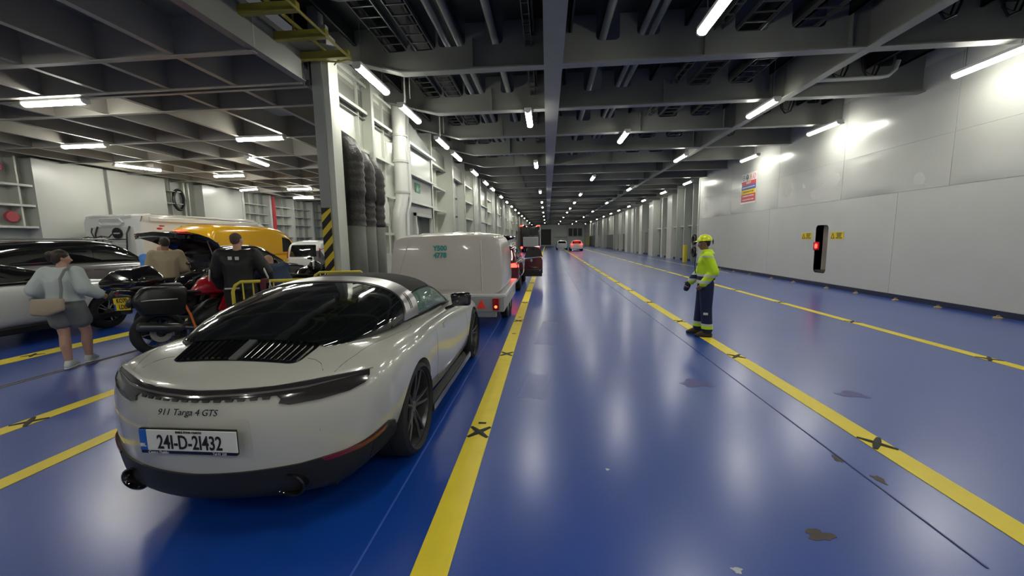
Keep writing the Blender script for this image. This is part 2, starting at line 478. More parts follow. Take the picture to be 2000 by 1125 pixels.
for i, (yy, zz) in enumerate(((26.3, 1.5), (26.3, 0.72))):
    b = MB(); pts = [(9.35, yy+0.26*math.cos(t*PI/8), zz+0.26*math.sin(t*PI/8)) for t in range(16)]; b.tube(pts, 0.09, 8, closed=True)
    o = b.obj('hose_coil', M_black, None, True); tag(o, ('upper' if i == 0 else 'lower')+' dark hose coil hung in the framed recess', 'hose', 'hose coils in the recess')

# far end wall
wall_back = struct(MB().box(WL-0.4, WR+1.6, YE, YE+0.3, 0, 6).obj('wall_back', mat('wall_end_paint', (0.72, 0.74, 0.66), 0.4)))
b = MB(); b.box(-1.4, 0.9, YE-0.1, YE, 0.3, 4.0); b.obj('dark_opening', mat('opening_dark', (0.01, 0.01, 0.012), 0.3), wall_back)
b = MB(); b.box(-1.6, -1.4, YE-0.3, YE, 0, 4.2); b.box(0.9, 1.3, YE-0.4, YE, 0, 4.2); b.box(-1.6, 1.3, YE-0.3, YE, 4.0, 4.2); b.obj('opening_frame', M_white, wall_back)
b = MB()
for i in range(3): b.box(5.0+i*1.1, 5.95+i*1.1, YE-0.08, YE, 2.3, 4.1)
b.obj('dark_window', mat('opening_dark', (0, 0, 0)), wall_back)
b = MB(); b.box(4.8, 8.2, YE-0.3, YE, 2.1, 2.25); b.box(1.6, 4.6, YE-0.5, YE, 2.1, 2.3); b.box(8.8, 12, YE-0.2, YE, 3.2, 3.35); b.box(8.5, 8.75, YE-0.6, YE, 0, 5); b.box(4.65, 4.8, YE-0.4, YE, 0, 5)
b.obj('wall_ledge', M_frame, wall_back)
o = MB().box(9.3, 9.7, YE-1.2, YE-1.0, 0, 2.0).obj('bollard', M_yellowrail); tag(o, 'tall yellow post against the far end wall', 'post')
b = MB(); b.hull([((3.6, YE-3, 0.3), (0.9, 0.5, 0.3)), ((3.3, YE-3, 1.0), (0.3, 0.3, 0.3))]); o = b.obj('covered_heap', mat('tarp_brown', (0.09, 0.07, 0.06), 0.8), None, True); tag(o, 'low brown covered heap before the far end wall', 'heap')
# near wall behind the viewer and closing walls
struct(MB().box(WL-0.4, WR+0.3, YB-0.3, YB, 0, 6).obj('wall_front', M_wallmatt))
# ceiling of the main bay
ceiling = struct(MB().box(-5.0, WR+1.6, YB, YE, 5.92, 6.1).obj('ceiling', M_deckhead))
x = -4.6
while x < WR:
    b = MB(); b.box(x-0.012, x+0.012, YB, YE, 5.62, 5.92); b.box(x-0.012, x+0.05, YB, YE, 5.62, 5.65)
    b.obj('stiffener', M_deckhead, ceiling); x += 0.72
ZB = 5.05
def notch(x0, x1, zt, zb, r=0.08):
    return [(x0, zt), (x0, zb+r), (x0+r*0.3, zb+r*0.3), (x0+r, zb), (x1-r, zb), (x1-r*0.3, zb+r*0.3), (x1, zb+r), (x1, zt)]
beam_y = [8.23+2.6*k for k in range(-5, 34)]
for k, y in enumerate(beam_y):
    b = MB(); zt = 5.92
    outline = [(WR, ZB), (WR, zt)]
    for (x0, x1, zb) in ((7.9, 8.3, 5.68), (6.9, 7.3, 5.72), (4.5, 5.1, 5.46), (3.5, 4.1, 5.46), (1.72, 2.15, 5.5), (0.95, 1.4, 5.45), (-1.2, -0.85, 5.5), (-2.15, -1.6, 5.5), (-2.72, -2.2, 5.46), (-3.28, -2.78, 5.46)):
        q = notch(x0, x1, zt, zb); outline += q[::-1]
    outline += [(-4.7, zt), (-4.7, 5.5), (-4.3, 5.42), (-2.9, ZB)]
    b.prism(outline, 'y', y-0.008, y+0.008)
    o = struct(b.obj('beam', M_beam))
    f = MB(); f.box(-2.9, WR if y < YW else 10.0, y-0.11, y+0.11, ZB-0.025, ZB)
    f.prism([(-4.7, 5.475), (-4.3, 5.395), (-2.9, ZB-0.025), (-2.9, ZB), (-4.3, 5.42), (-4.7, 5.5)], 'y', y-0.11, y+0.11)
    f.obj('beam_flange', M_beam, o)
    for x in (2.95, 5.5, -1.45):
        MB().box(x-0.008, x+0.008, y-0.1, y+0.1, ZB, 5.62).obj('bracket', M_beam, o)
for x, w, n in ((0.13, 0.18, 'centre'), (5.85, 0.10, 'side')):
    b = MB(); b.box(x-0.01, x+0.01, YB, YE, ZB, 5.92); o = struct(b.obj('girder', M_beam))
    MB().box(x-w, x+w, YB, YE, ZB-0.032, ZB-0.002).obj('girder_flange', M_beam, o)
for x, z, r, lab in ((1.1, 5.58, 0.07, 'single ceiling pipe nearest right of the wide centre girder'), (1.84, 5.62, 0.06, 'left pipe of the close pair right of the centre girder'), (2.03, 5.62, 0.06, 'right pipe of the close pair right of the centre girder'),
                     (-1.02, 5.62, 0.07, 'single ceiling pipe just left of the wide centre girder'), (-1.75, 5.62, 0.06, 'inner pipe of the pair above the left side of the lane'), (-2.0, 5.62, 0.06, 'outer pipe of the pair above the left side of the lane')):
    b = MB(); b.cyl((x, YB, z), (x, YE, z), r, n=12)
    for yy in beam_y[::2]: b.lathe([(r, -0.02), (r+0.02, -0.02), (r+0.02, 0.02), (r, 0.02)], 'y', (x, yy+0.6, z), 12)
    o = b.obj('ceiling_pipe', M_pipe, None, True); tag(o, 'grey '+lab, 'pipe', 'pipes under the deckhead')
for x, w, z, y0, y1, lab in ((4.8, 0.44, 5.56, YB, 60, 'cable ladder above the right lane, left of a twin'), (3.8, 0.44, 5.56, YB, 60, 'cable ladder above the right lane, next to the long tube lamps'),
                     (-0.35, 0.12, 5.45, YB, 60, 'narrow cable ladder hugging the centre girder'), (-3.02, 0.40, 5.56, YB, 60, 'cable ladder by the casing, nearest the wall lamps'), (-2.46, 0.36, 5.56, YB, 60, 'cable ladder between casing and ceiling pipes'),
                     (1.0+2.2, 0.14, 5.55, YB, 40, 'narrow cable ladder between the pipe pair and the long tube lamps')):
    b = MB()
    for s in (-1, 1): b.box(x+s*w/2-0.008, x+s*w/2+0.008, y0, y1, z-0.04, z+0.04)
    yy = y0
    while yy < min(y1, 32): b.box(x-w/2, x+w/2, yy, yy+0.025, z-0.035, z-0.015); yy += 0.32
    o = b.obj('cable_ladder', M_tray); tag(o, 'grey '+lab, 'cable ladder', 'cable ladders under the deckhead')
b = MB(); b.tube([(6.0, 10.3, 5.25), (7.6, 10.3, 5.25), (7.8, 10.3, 5.28), (7.95, 10.3, 5.42), (8.0, 10.3, 5.6)], 0.045, 10)
tag(b.obj('bent_pipe', mat('pipe_light', (0.42, 0.43, 0.4), 0.35), None, True), 'pale bent pipe running crosswise to the upper right bulkhead', 'pipe')
CLL = {(7.0, 8.0): 'left pair member on the nearest beam', (8.0, 8.0): 'right pair member on the nearest beam', (7.0, 10.6): 'left pair member by the pale bent pipe', (7.7, 10.6): 'right pair member by the pale bent pipe', (6.7, 13.2): 'left pair member on the third beam', (7.3, 13.2): 'right pair member on the third beam', (6.8, 15.8): 'single one on the fourth beam'}
# hanging cable bundles below beam webs on the right
for (x, y) in ((7.0, 8.0), (8.0, 8.0), (7.0, 10.6), (7.7, 10.6), (6.7, 13.2), (7.3, 13.2), (6.8, 15.8)):
    b = MB(); b.tube([(x-0.3, y, 5.9), (x-0.22, y, 5.5), (x-0.1, y+0.02, 5.36), (x+0.05, y, 5.42), (x+0.12, y, 5.6), (x+0.16, y, 5.9)], 0.022, 6); b.tube([(x-0.22, y+0.04, 5.9), (x-0.15, y+0.04, 5.5), (x+0.0, y+0.04, 5.44), (x+0.1, y, 5.9)], 0.016, 6)
    tag(b.obj('cable_loop', M_black, None, True), 'black cable loops drooping near the right bulkhead, '+CLL[(x, y)], 'cable', 'drooping cable loops')

# ---------------------------------------------------------------- tube lamps
def lamp_proto(L=1.35):
    r = bpy.data.objects.new('tube_lamp', None); r.empty_display_size = 0.1; link(r)
    b = MB(); b.box(-0.085, 0.085, -L/2, L/2, 0.0, 0.06, bev=0.015); 
    b.obj('housing', M_lampbody, r)
    for s in (-1, 1):
        o = MB().cyl((0, s*(L/2-0.2), 0.05), (0, s*(L/2-0.2), 1.0), 0.007, n=6).obj('hanger', M_beam, r)
    b = MB(); prof = [(-0.075, 0.0), (-0.07, -0.035), (-0.04, -0.06), (0, -0.068), (0.04, -0.06), (0.07, -0.035), (0.075, 0.0)]
    b.prism(prof, 'y', -L/2+0.02, L/2-0.02); b.obj('diffuser', M_lamp, r)
    for s in (-1, 1):
        b = MB(); b.prism([(p[0]*1.08, p[1]*1.08) for p in prof], 'y', s*L/2-0.02, s*L/2+0.02); b.obj('end_cap', M_lampbody, r)
    return r
LP = lamp_proto(); LP_used = [False]
ORD = ['nearest', 'second', 'third', 'fourth', 'fifth', 'sixth', 'seventh', 'eighth', 'ninth', 'tenth', 'eleventh', 'twelfth', 'thirteenth', 'fourteenth', 'fifteenth', 'sixteenth', 'seventeenth', 'eighteenth']
def lamp(x, y, z, rz, label, group, rx=0.0, hang=1.045):
    if not LP_used[0]: c = LP; LP_used[0] = True
    else: c = sub_copy(LP, None)
    for h in c.children:
        if h.name.startswith('hanger'): h.scale.z = hang
    c.location = (x, y, z); c.rotation_euler = (rx, 0, rz); tag(c, label, 'lamp', group); return c
ZL = 4.88
rows = [('along the right bulkhead', 8.33, [8.65, 13.2, 17.6, 24.8, 29.7, 35.5, 41.7, 47.5, 53.2, 60, 68, 77, 88], [-0.4, -5]),
        ('beside the right ceiling girder', 5.42, [10.95, 17.1, 27.2, 37.0, 48.2, 60, 75, 87], [4.6, -2]),
        ('right of the centre girder', 2.43, [6.2, 13.3, 21.8, 29.5, 36, 42.6, 49.0, 60, 73, 85], [-1.5]),
        ('left of the centre girder', -0.47, [10.95, 17.5, 27.3, 34.8, 40.3, 48, 56, 66, 78], [1.5, -4.5]),
        ('along the left casing', -3.44, [8.0, 10.15, 13.2, 15.3, 19.0, 22.4, 25.2, 29.8, 34, 38.5, 43, 48, 54, 60, 68, 77, 88], [-3.0])]
for nm, x, ysr, back in rows:
    for k, y in enumerate(ysr):
        lamp(x, y, ZL, 0, 'white tube lamp in the ceiling row '+nm+', '+(ORD[k]+' one' if k else 'nearest in view'), 'tube lamps '+nm)
    for k, y in enumerate(back): lamp(x, y, ZL, 0, 'tube lamp in the row '+nm+', behind the viewer, '+('first' if k == 0 else 'last')+' one', 'tube lamps behind the viewer')
# ---------------------------------------------------------------- left bay under the hoistable deck
ZG = 4.55
wall_left = struct(MB().box(WL-0.7, WL-0.45, YB, YE, 0, 6).obj('wall_left', mat('wall_left_paint', (0.42, 0.44, 0.41), 0.4)))
def lpanel(y0, y1, z0, z1, seed, dent=0.01):
    sheet('steel_plate', M_trwhite, wall_left, WL, y0+0.01, y1-0.01, z0, z1, 16, 16, dent, seed, dirx=1)
    MB().box(WL-0.45, WL, y0+0.01, y0+0.04, z0, z1).obj('plate_return', M_trwhite, wall_left)
    MB().box(WL-0.45, WL, y1-0.04, y1-0.01, z0, z1).obj('plate_return', M_trwhite, wall_left)
lpanel(11.9, 14.05, 0, 4.6, 5); lpanel(14.17, 16.5, 0, 4.6, 6); lpanel(16.5, 18.4, 0, 3.0, 7); lpanel(18.4, 20.9, 0, 4.6, 8)
MB().box(WL-0.12, WL-0.05, 14.03, 14.19, 0, 4.6).obj('wall_gap', mat('gap_grey', (0.2, 0.2, 0.19), 0.5), wall_left)
MB().box(WL-0.05, WL+0.05, 16.5, 18.4, 2.96, 3.02).obj('wall_ledge', M_frame, wall_left)
for z in (3.55, 4.1): MB().box(WL-0.42, WL-0.1, 16.5, 17.4, z, z+0.03).obj('wall_ledge', M_frame, wall_left)
for y, w in ((17.05, 0.04), (17.7, 0.09), (17.95, 0.06), (16.75, 0.04)):
    MB().box(WL-0.4, WL-0.32, y, y+w, 3.0, 4.6).obj('upright', M_frame, wall_left)
b = MB(); b.tube([(WL-0.15, 17.25+0.26*math.cos(t*PI/10), 3.75+0.45*math.sin(t*PI/10)) for t in range(20)], 0.07, 8, closed=True)
tag(b.obj('hose_coil', M_black, None, True), 'black hose coil hanging in the open bay above the motorhome', 'hose')
# near recess with shelves
for z in (3.0, 3.65, 2.3): MB().box(WL-0.45, WL-0.02, 6, 11.88, z, z+0.07).obj('wall_shelf', M_trwhite, wall_left)
MB().box(WL-0.45, WL-0.1, 11.55, 11.6, 2.3, 4.6).obj('upright', M_frame, wall_left)
M_hdrum = mat('faded_red', (0.42, 0.06, 0.08), 0.5)
for i, (y, z, r) in enumerate(((11.1, 4.22, 0.19), (11.35, 2.66, 0.16))):
    b = MB(); b.lathe([(0, -0.06), (r, -0.06), (r+0.03, 0), (r, 0.06), (0, 0.06)], 'x', (WL-0.2, y, z), 20)
    b.box(WL-0.44, WL-0.2, y-0.03, y+0.03, z-0.03, z+0.03)
    tag(b.obj('hose_reel', M_hdrum, None, True), ('upper' if i == 0 else 'lower')+' faded red hose reel in the shelved wall recess at far left', 'hose reel', 'red hose reels at far left')
# framed wall further on
yy = 20.95
for k in range(12):
    MB().box(WL-0.45, WL, yy, yy+0.16, 0, 4.6).obj('wall_frame', M_trwhite, wall_left)
    for z in (1.2, 2.05, 2.85, 3.4, 3.95): MB().box(WL-0.45, WL-0.15, yy+0.16, yy+2.2, z, z+0.05).obj('wall_shelf', M_trwhite, wall_left)
    for q in (0.8, 1.5): MB().box(WL-0.45, WL-0.25, yy+q, yy+q+0.05, 0, 4.6).obj('upright', M_frame, wall_left)
    yy += 2.2
b = MB(); b.cyl((WL-0.1, 23.55, 0), (WL-0.1, 23.55, 4.55), 0.14, n=14); tag(b.obj('red_pipe', M_signred, None, True), 'red vertical fire pipe on the far left framed wall', 'pipe')
struct(MB().box(WL, -5.2, 42.0, 42.2, 0, 5.2).obj('wall_back_left', M_wall))
# hoistable deck overhead
hoist = MB().box(WL-0.45, -4.36, YB, 42, 5.1, 5.2); hoist = struct(hoist.obj('ceiling_left', M_gridplate))
for y in [-5.2, -3.0, -0.8, 1.4, 3.6, 5.95, 8.26, 10.57, 12.73, 14.96, 17.1, 19.2, 21.4, 23.6, 25.8, 28, 30.2, 32.4, 34.6, 36.8, 39]:
    b = MB(); b.box(WL-0.4, -4.36, y-0.008, y+0.008, ZG, 5.1); b.box(WL-0.4, -4.36, y-0.05, y+0.05, ZG-0.015, ZG); b.obj('deck_beam', M_grid, hoist)
for y in (7.14, 7.32):
    b = MB(); b.box(WL-0.4, -4.45, y-0.02, y+0.02, ZG, 5.1); b.box(WL-0.4, -4.40, y-0.04, y+0.04, ZG-0.015, ZG); b.obj('deck_beam', M_grid, hoist)
x = -4.37; k = 0
while x > WL:
    b = MB(); w = 0.05 if k else 0.07
    for (y0, y1) in ((YB, 7.12), (7.34, 42)):
        b.box(x-0.008, x+0.008, y0, y1, ZG+0.02, 5.1); b.box(x-w, x+w, y0, y1, ZG+0.005, ZG+0.02)
    b.obj('deck_girder', M_grid if k else M_beam, hoist); x -= 1.31; k += 1
for (x, y) in ((-5.0, 6.3), (-5.0, 9.2), (-6.3, 6.6), (-8.8, 9.4), (-5.9, 11.4)):
    MB().lathe([(0.03, 0), (0.05, 0.0), (0.05, 0.25), (0.03, 0.25)], 'z', (x, y, 4.86), 10).obj('pipe_stub', M_pipe, hoist)
MB().box(-7.6, -6.2, 8.9, 10.2, 4.98, 5.02).obj('pale_panel', M_white, hoist)
MB().box(-6.4, -4.6, 7.6, 8.15, 5.0, 5.05).obj('pale_panel', M_white, hoist)
lamps_l = [(-9.65, 7.33, PI/2, 'nearest crosswise tube lamp under the left deck, at far left'), (-13.0, 10.44, PI/2, 'crosswise tube lamp under the left deck above the first white wall panel'),
           (-14.8, 13.5, -0.32+PI*0, 'slanting tube lamp beside the seam of the white wall panels'), (-7.7, 10.43, PI/2, 'crosswise tube lamp under the left deck, nearest the striped pillar'),
           (-9.95, 13.2, 0.2, 'lengthwise tube lamp under the left deck above the yellow van'), (-13.1, 15.7, PI/2, 'crosswise tube lamp above the long motorhome roof'),
           (-15.5, 19.8, PI/2-0.3, 'far crosswise tube lamp near the framed left wall'), (-12.9, 20.1, PI/2, 'far crosswise tube lamp above the small white van'),
           (-15.2, 24.0, PI/2, 'farthest tube lamp near the red fire pipe'), (-9.0, 18.5, PI/2, 'far tube lamp just left of the striped pillar'), (-6.5, 16, PI/2, 'tube lamp close behind the striped pillar under the left deck')]
for x, y, rz, lab in lamps_l: lamp(x, y, ZG-0.04, rz, 'white '+lab, 'tube lamps under the left deck', hang=0.6)
for k, (x, y) in enumerate(((-8, 2.5), (-12.5, 3.5), (-7, -2), (-13, -3), (-14, 7.2), (-8.5, 26), (-12, 32))):
    lamp(x, y, ZG-0.04, PI/2, 'white tube lamp under the left deck outside the view, '+ORD[k]+' of them', 'tube lamps out of view', hang=0.6)

# ---------------------------------------------------------------- casing between the two bays
casing = struct(MB().box(-4.84, -4.72, 11.0, YE, 0, 5.92).obj('wall_casing', M_frame))
def cs(name, *a, m=M_frame, **k):
    o = MB().box(*a, **k).obj(name, m, casing); return o
def shelf(y0, y1, z, d=0.3, x=-4.72):
    b = MB(); b.box(x, x+d, y0, y1, z, z+0.016)
    b.prism([(x, z), (x+d, z), (x+d, z-0.05), (x+d-0.012, z-0.05), (x+d-0.012, z-0.006), (x, z-0.006)], 'y', y0, y1)
    b.obj('stiffener_shelf', M_frame, casing)
def frame_at(y, d=0.62, z1=5.6, w=0.14):
    b = MB(); x = -4.72
    b.box(x, x+d, y-0.008, y+0.008, 0, z1); b.box(x+d-0.014, x+d, y-w/2, y+w/2, 0, z1); b.obj('wall_frame', M_frame, casing)
cs('casing_plate', -4.42, -4.38, 7.9, 11.42, 0, 5.6)
for z in (1.0, 1.9, 2.85, 3.8, 4.7, 5.3): shelf(7.9, 9.42, z, 0.16, -4.38)
b = MB(); b.box(-4.38, -4.12, 9.462, 9.478, 0, 5.5); b.box(-4.134, -4.12, 9.41, 9.53, 0, 5.5); b.obj('wall_frame', M_frame, casing)
for z in (1.0, 1.9, 2.9, 3.8, 4.68, 5.3): shelf(9.53, 10.9, z, 0.17, -4.38)
for z in (0.9, 1.35, 2.2): shelf(9.9, 10.35, z, 0.2, -4.38)
cs('upright', -4.38, -4.3, 9.1, 9.12, 0, 5.5); cs('upright', -4.38, -4.3, 10.5, 10.52, 0, 5.5)
b = MB(); b.prism([(9.75, 0), (9.75, 2.55), (9.9, 2.85), (10.3, 2.85), (10.42, 2.6), (10.42, 0)], 'x', -4.38, -4.22, holes=[[(9.85, 1.3), (10.32, 1.3), (10.32, 2.1), (9.85, 2.1)]]); b.obj('stiffened_plate', M_frame, casing)
# white duct
b = MB(); b.tube([(-4.1, 11.12, 5.9), (-4.1, 11.12, 4.9), (-4.1, 11.12, 3.05), (-4.12, 11.05, 2.75), (-4.14, 10.9, 2.45), (-4.14, 10.85, 2.2), (-4.14, 10.85, 0.0)], 0.19, 18)
o = b.obj('white_duct', M_trwhite, None, True); tag(o, 'thick white painted duct rising on the casing beside the lagged pipes', 'duct')
for z in (3.05, 3.9, 4.6): MB().lathe([(0.19, -0.03), (0.215, -0.03), (0.215, 0.03), (0.19, 0.03)], 'z', (-4.1, 11.12, z), 18).obj('flange', M_wall, o, True)
b = MB(); b.tube([(-3.98, 11.42, 5.9), (-3.98, 11.42, 3.0), (-3.99, 11.36, 2.8), (-4.02, 11.2, 2.5), (-4.02, 11.2, 0.0)], 0.07, 10)
o = b.obj('white_pipe', M_trwhite, None, True); tag(o, 'thinner white pipe running up just behind the thick white duct', 'pipe')
for z in (3.4, 4.5): MB().box(-4.3, -3.98, 11.41, 11.43, z, z+0.04).obj('pipe_clamp', M_wall, o)
# protruding plate with opening
b = MB(); b.prism([(11.45, 0), (14.7, 0), (14.7, 4.95), (11.45, 5.6)], 'x', -4.33, -4.3, holes=[[(12.7, 0.1), (14.35, 0.1), (14.35, 2.5), (12.7, 2.5)]]); b.obj('casing_plate', mat('casing_plate_grey', (0.38, 0.40, 0.37), 0.28), casing)
cs('casing_plate', -4.72, -4.3, 11.43, 11.46, 0, 5.6); cs('casing_plate', -4.72, -4.3, 14.68, 14.71, 0, 5.6)
for z in (2.9, 3.75, 4.65): shelf(11.45, 14.75, z, 0.2, -4.3)
b = MB(); b.box(-4.34, -4.22, 12.6, 12.68, 0, 2.6); b.box(-4.34, -4.22, 14.38, 14.46, 0, 2.6); b.box(-4.34, -4.22, 12.6, 14.46, 2.5, 2.6); b.obj('opening_frame', M_frame, casing)
b = MB()
for k, y in enumerate((12.95, 13.1, 13.25)): b.tube([(-4.5, y, 0.6), (-4.42, y, 2.1), (-4.45, y+0.04, 2.25), (-4.5, y+0.08, 2.1), (-4.55, y+0.08, 0.6)], 0.05, 8)
tag(b.obj('hose_bundle', M_white, None, True), 'white hoses with red bands hung in the casing opening', 'hose')
b = MB(); b.box(-4.30, -4.285, 12.85, 13.35, 3.28, 3.58); o = b.obj('exit_sign', M_green); tag(o, 'small green emergency exit sign on the casing plate', 'sign')
b = MB(); b.ball((-4.283, 13.08, 3.49), (0.004, 0.03, 0.03)); b.prism([(13.0, 3.32), (13.06, 3.32), (13.09, 3.38), (13.14, 3.33), (13.16, 3.36), (13.1, 3.42), (13.12, 3.46), (13.05, 3.46), (12.99, 3.42)], 'x', -4.286, -4.282)
b.obj('running_figure', M_white, o); b = MB(); b.prism([(13.3, 3.46), (13.2, 3.43), (13.3, 3.40)], 'x', -4.286, -4.282); b.box(-4.286, -4.282, 13.17, 13.19, 3.32, 3.54); b.obj('arrow', M_white, o)
frame_at(14.8, 0.45)
for z in (1.0, 1.95, 2.9, 3.8, 4.65): shelf(14.9, 16.9, z, 0.4)
for yy in (15.6, 16.3): cs('upright', -4.72, -4.55, yy, yy+0.02, 0, 5.5)
frame_at(17.0, 0.72, w=0.2)
for z in (1.0, 1.95, 2.9, 3.8): shelf(17.1, 20.4, z, 0.12)
cs('casing_plate', -4.72, -4.6, 17.1, 20.3, 0, 5.0, m=mat('casing_plate_grey', (0, 0, 0)))
for yy in (18.2, 19.4): cs('upright', -4.72, -4.5, yy, yy+0.03, 0, 5.0)
frame_at(20.5, 0.5)
yy = 20.6; rd = random.Random(12); k = 0
while yy < 92:
    w = rd.choice((1.6, 2.2, 2.6)); kind = k % 3
    if kind == 0:
        for z in (1.0, 1.9, 2.85, 3.75, 4.6): shelf(yy, yy+w, z, 0.45)
        cs('upright', -4.72, -4.5, yy+w/2, yy+w/2+0.03, 0, 5.5)
    elif kind == 1:
        b = MB(); b.cyl((-4.25, yy+0.5, 0), (-4.25, yy+0.5, 5.6), 0.2, n=14); b.cyl((-4.3, yy+1.1, 0), (-4.3, yy+1.1, 5.6), 0.12, n=12)
        b.obj('riser_pipes', M_wall, casing, True)
    else:
        cs('casing_plate', -4.35, -4.3, yy, yy+w, 0, 4.9, m=M_frame)
        cs('casing_plate', -4.72, -4.3, yy+w-0.02, yy+w, 0, 4.9, m=M_frame); cs('casing_plate', -4.72, -4.3, yy, yy+0.02, 0, 4.9, m=M_frame)
        shelf(yy, yy+w, 2.85, 0.15, -4.3); shelf(yy, yy+w, 3.9, 0.15, -4.3)
    yy += w; frame_at(yy, 0.55); yy += 0.1; k += 1
# corner pillar with hazard stripes
pillar = MB().box(-4.31, -4.11, 7.32, 7.5, 0, 5.92); pillar = struct(pillar.obj('pillar', mat('pillar_grey', (0.30, 0.315, 0.30), 0.42)))
cs('corner_post', -4.11, -3.99, 7.34, 7.44, 0, 5.6, m=M_frame); cs('corner_post', -4.31, -4.11, 7.5, 7.9, 0, 5.6, m=M_frame)
b = MB(); b.box(-4.305, -4.115, 7.312, 7.32, 0.3, 2.34); hz = b.obj('stripe_panel', M_hazy, pillar)
zz = 0.16
while zz < 2.4:
    z0, z1, h = zz, zz+0.15, 0.2
    poly = [(-4.305, z0), (-4.115, z0+h), (-4.115, z1+h), (-4.305, z1)]
    poly = [(x, min(max(z, 0.3), 2.34)) for x, z in poly]
    b = MB(); b.prism(poly, 'y', 7.309, 7.312); b.obj('black_stripe', M_mark, pillar); zz += 0.292
# lagged pipes
M_lag = mat('lagging_black', (0.022, 0.020, 0.018), 0.42, noise=0.5, nscale=14, bump=0.6, bscale=22)
for k, (y, zt, lab) in enumerate(((8.22, 3.92, 'nearest and tallest of three'), (8.74, 3.72, 'middle one of three'), (9.26, 3.66, 'farthest of three, darkest at its bend'))):
    r = 0.215
    e = empty('lagged_pipe', 'black wrapped exhaust pipe on the casing wall, '+lab, 'pipe', (-4.06, y, 0), group='black wrapped pipes beside the striped pillar')
    pts = [(-0.34, 0, zt-0.2), (-0.25, 0, zt-0.12), (-0.1, 0, zt-0.22), (0.0, 0, zt-0.45)]
    z = zt-0.5
    while z > 2.75: pts.append((0, 0, z)); z -= 0.055
    pts += [(-0.02, 0.03, 2.68), (-0.05, 0.05, 2.6)]; z = 2.52
    while z > 2.02: pts.append((-0.05, 0.05, z)); z -= 0.055
    rr = [r*(1.0+0.055*math.sin(i*2.1)+0.03*random.uniform(-1, 1)) for i in range(len(pts))]
    b = MB(); b.tube(pts, rr, 16); b.obj('lagging', M_lag, e, True, 80)
    b = MB(); b.cyl((-0.05, 0.05, 0), (-0.05, 0.05, 2.05), r*0.93, n=20); b.lathe([(r*0.93, -0.015), (r*0.97, -0.015), (r*0.97, 0.015), (r*0.93, 0.015)], 'z', (-0.05, 0.05, 1.55), 20)
    b.obj('bare_pipe', mat('pipe_galv', (0.20, 0.21, 0.185), 0.42, noise=0.2, nscale=6), e, True)
b = MB(); b.tube([(-4.0, 7.8, 5.2), (-4.35, 7.8, 4.9), (-4.4, 7.8, 4.2), (-4.33, 7.95, 4.1), (-4.2, 8.22, 3.9)], 0.012, 6)
tag(b.obj('thin_cable', M_black, None, True), 'thin black cable looping down to the first wrapped pipe', 'cable')
# vertical hangers by the casing lamps
for y in (9.0, 11.9):
    b = MB(); b.cyl((-3.15, y, 4.75), (-3.15, y, 5.3), 0.02, n=8); b.cyl((-3.05, y+0.05, 4.85), (-3.05, y+0.05, 5.3), 0.012, n=6); b.obj('hanger_rod', M_frame, casing)

# ---------------------------------------------------------------- folded yellow platform above the pillar
pf = empty('folded_platform', 'folded yellow steel access platform stowed above the striped pillar', 'platform', (-3.5, 5.2, 4.95))
M_oy = mat('old_yellow', (0.30, 0.26, 0.04), 0.4, noise=0.2, nscale=6)
for x, z in ((0.0, 0.0), (-0.42, 0.12), (-0.95, 0.0)):
    b = MB(); b.cyl((x, -1.4, z), (x, 2.05, z), 0.022 if x == 0 else 0.03, n=10); b.obj('rail', M_oy, pf, True)
for y in (0.5, 1.25, 1.95):
    b = MB(); b.box(-1.0, 0.02, y-0.05, y+0.05, -0.03, 0.1, bev=0.01); b.obj('cross_bar', M_oy, pf)
b = MB(); b.prism([(-1.0, 1.25), (-0.15, 1.9), (-0.15, 2.1), (-1.05, 2.1)], 'z', 0.12, 0.14); b.obj('tread_plate', mat('tread_grey', (0.25, 0.25, 0.2), 0.4), pf)
b = MB(); b.box(-0.7, -0.3, 0.1, 0.13, 0.0, 0.5, bev=0.01); b.obj('guard_plate', mat('guard_pale', (0.5, 0.5, 0.45), 0.4), pf)
for y in (1.15, 1.75):
    b = MB(); b.box(-1.12, -0.98, y, y+0.22, -0.06, 0.03, bev=0.02); b.obj('pad', mat('pad_pale', (0.62, 0.56, 0.42), 0.5), pf)
b = MB(); b.tube([(0, 2.05, 0), (-0.25, 2.1, -0.02), (-0.5, 2.08, 0.0), (-0.95, 1.95, 0.02)], 0.018, 8); b.obj('hook_bar', M_oy, pf, True)
for x in (-0.95, 0.0): MB().cyl((x, -1.2, 0), (x, -1.2, 0.95), 0.015, n=8).obj('hanger', M_oy, pf)
b = MB(); b.cyl((-0.95, 1.9, 0), (-0.95, 1.9, 0.95), 0.02, n=8); b.obj('hanger', M_oy, pf)

# ---------------------------------------------------------------- signs on the right bulkhead
RXZ = (PI/2, 0, -PI/2)
sg = MB().box(WR-0.035, WR-0.018, 18.25, 19.55, 3.14, 4.46).obj('safety_board', M_white)
tag(sg, 'white safety board with red, blue and yellow bands high on the right bulkhead', 'sign')
for z0, z1, m in ((3.95, 4.12, M_signred), (3.74, 3.95, M_signblue), (3.55, 3.74, M_hazy), (3.2, 3.55, M_signred)):
    MB().box(WR-0.04, WR-0.036, 18.27, 19.53, z0, z1).obj('colour_band', m, sg)
M_wprint = mat('print_white', (0.75, 0.75, 0.75), 0.5)
text('SAFETY', 0.13, M_wprint, sg, (WR-0.041, 18.9, 4.04), RXZ, bold=0.002)
text('EYE PROTECTION MUST BE WORN', 0.07, M_wprint, sg, (WR-0.041, 18.9, 3.845), RXZ, bold=0.002)
text('CAUTION RISK OF NOISE', 0.08, M_mark, sg, (WR-0.041, 18.9, 3.645), RXZ, bold=0.002)
text('NO SMOKING ON THIS DECK', 0.075, M_wprint, sg, (WR-0.041, 18.9, 3.46), RXZ, bold=0.002)
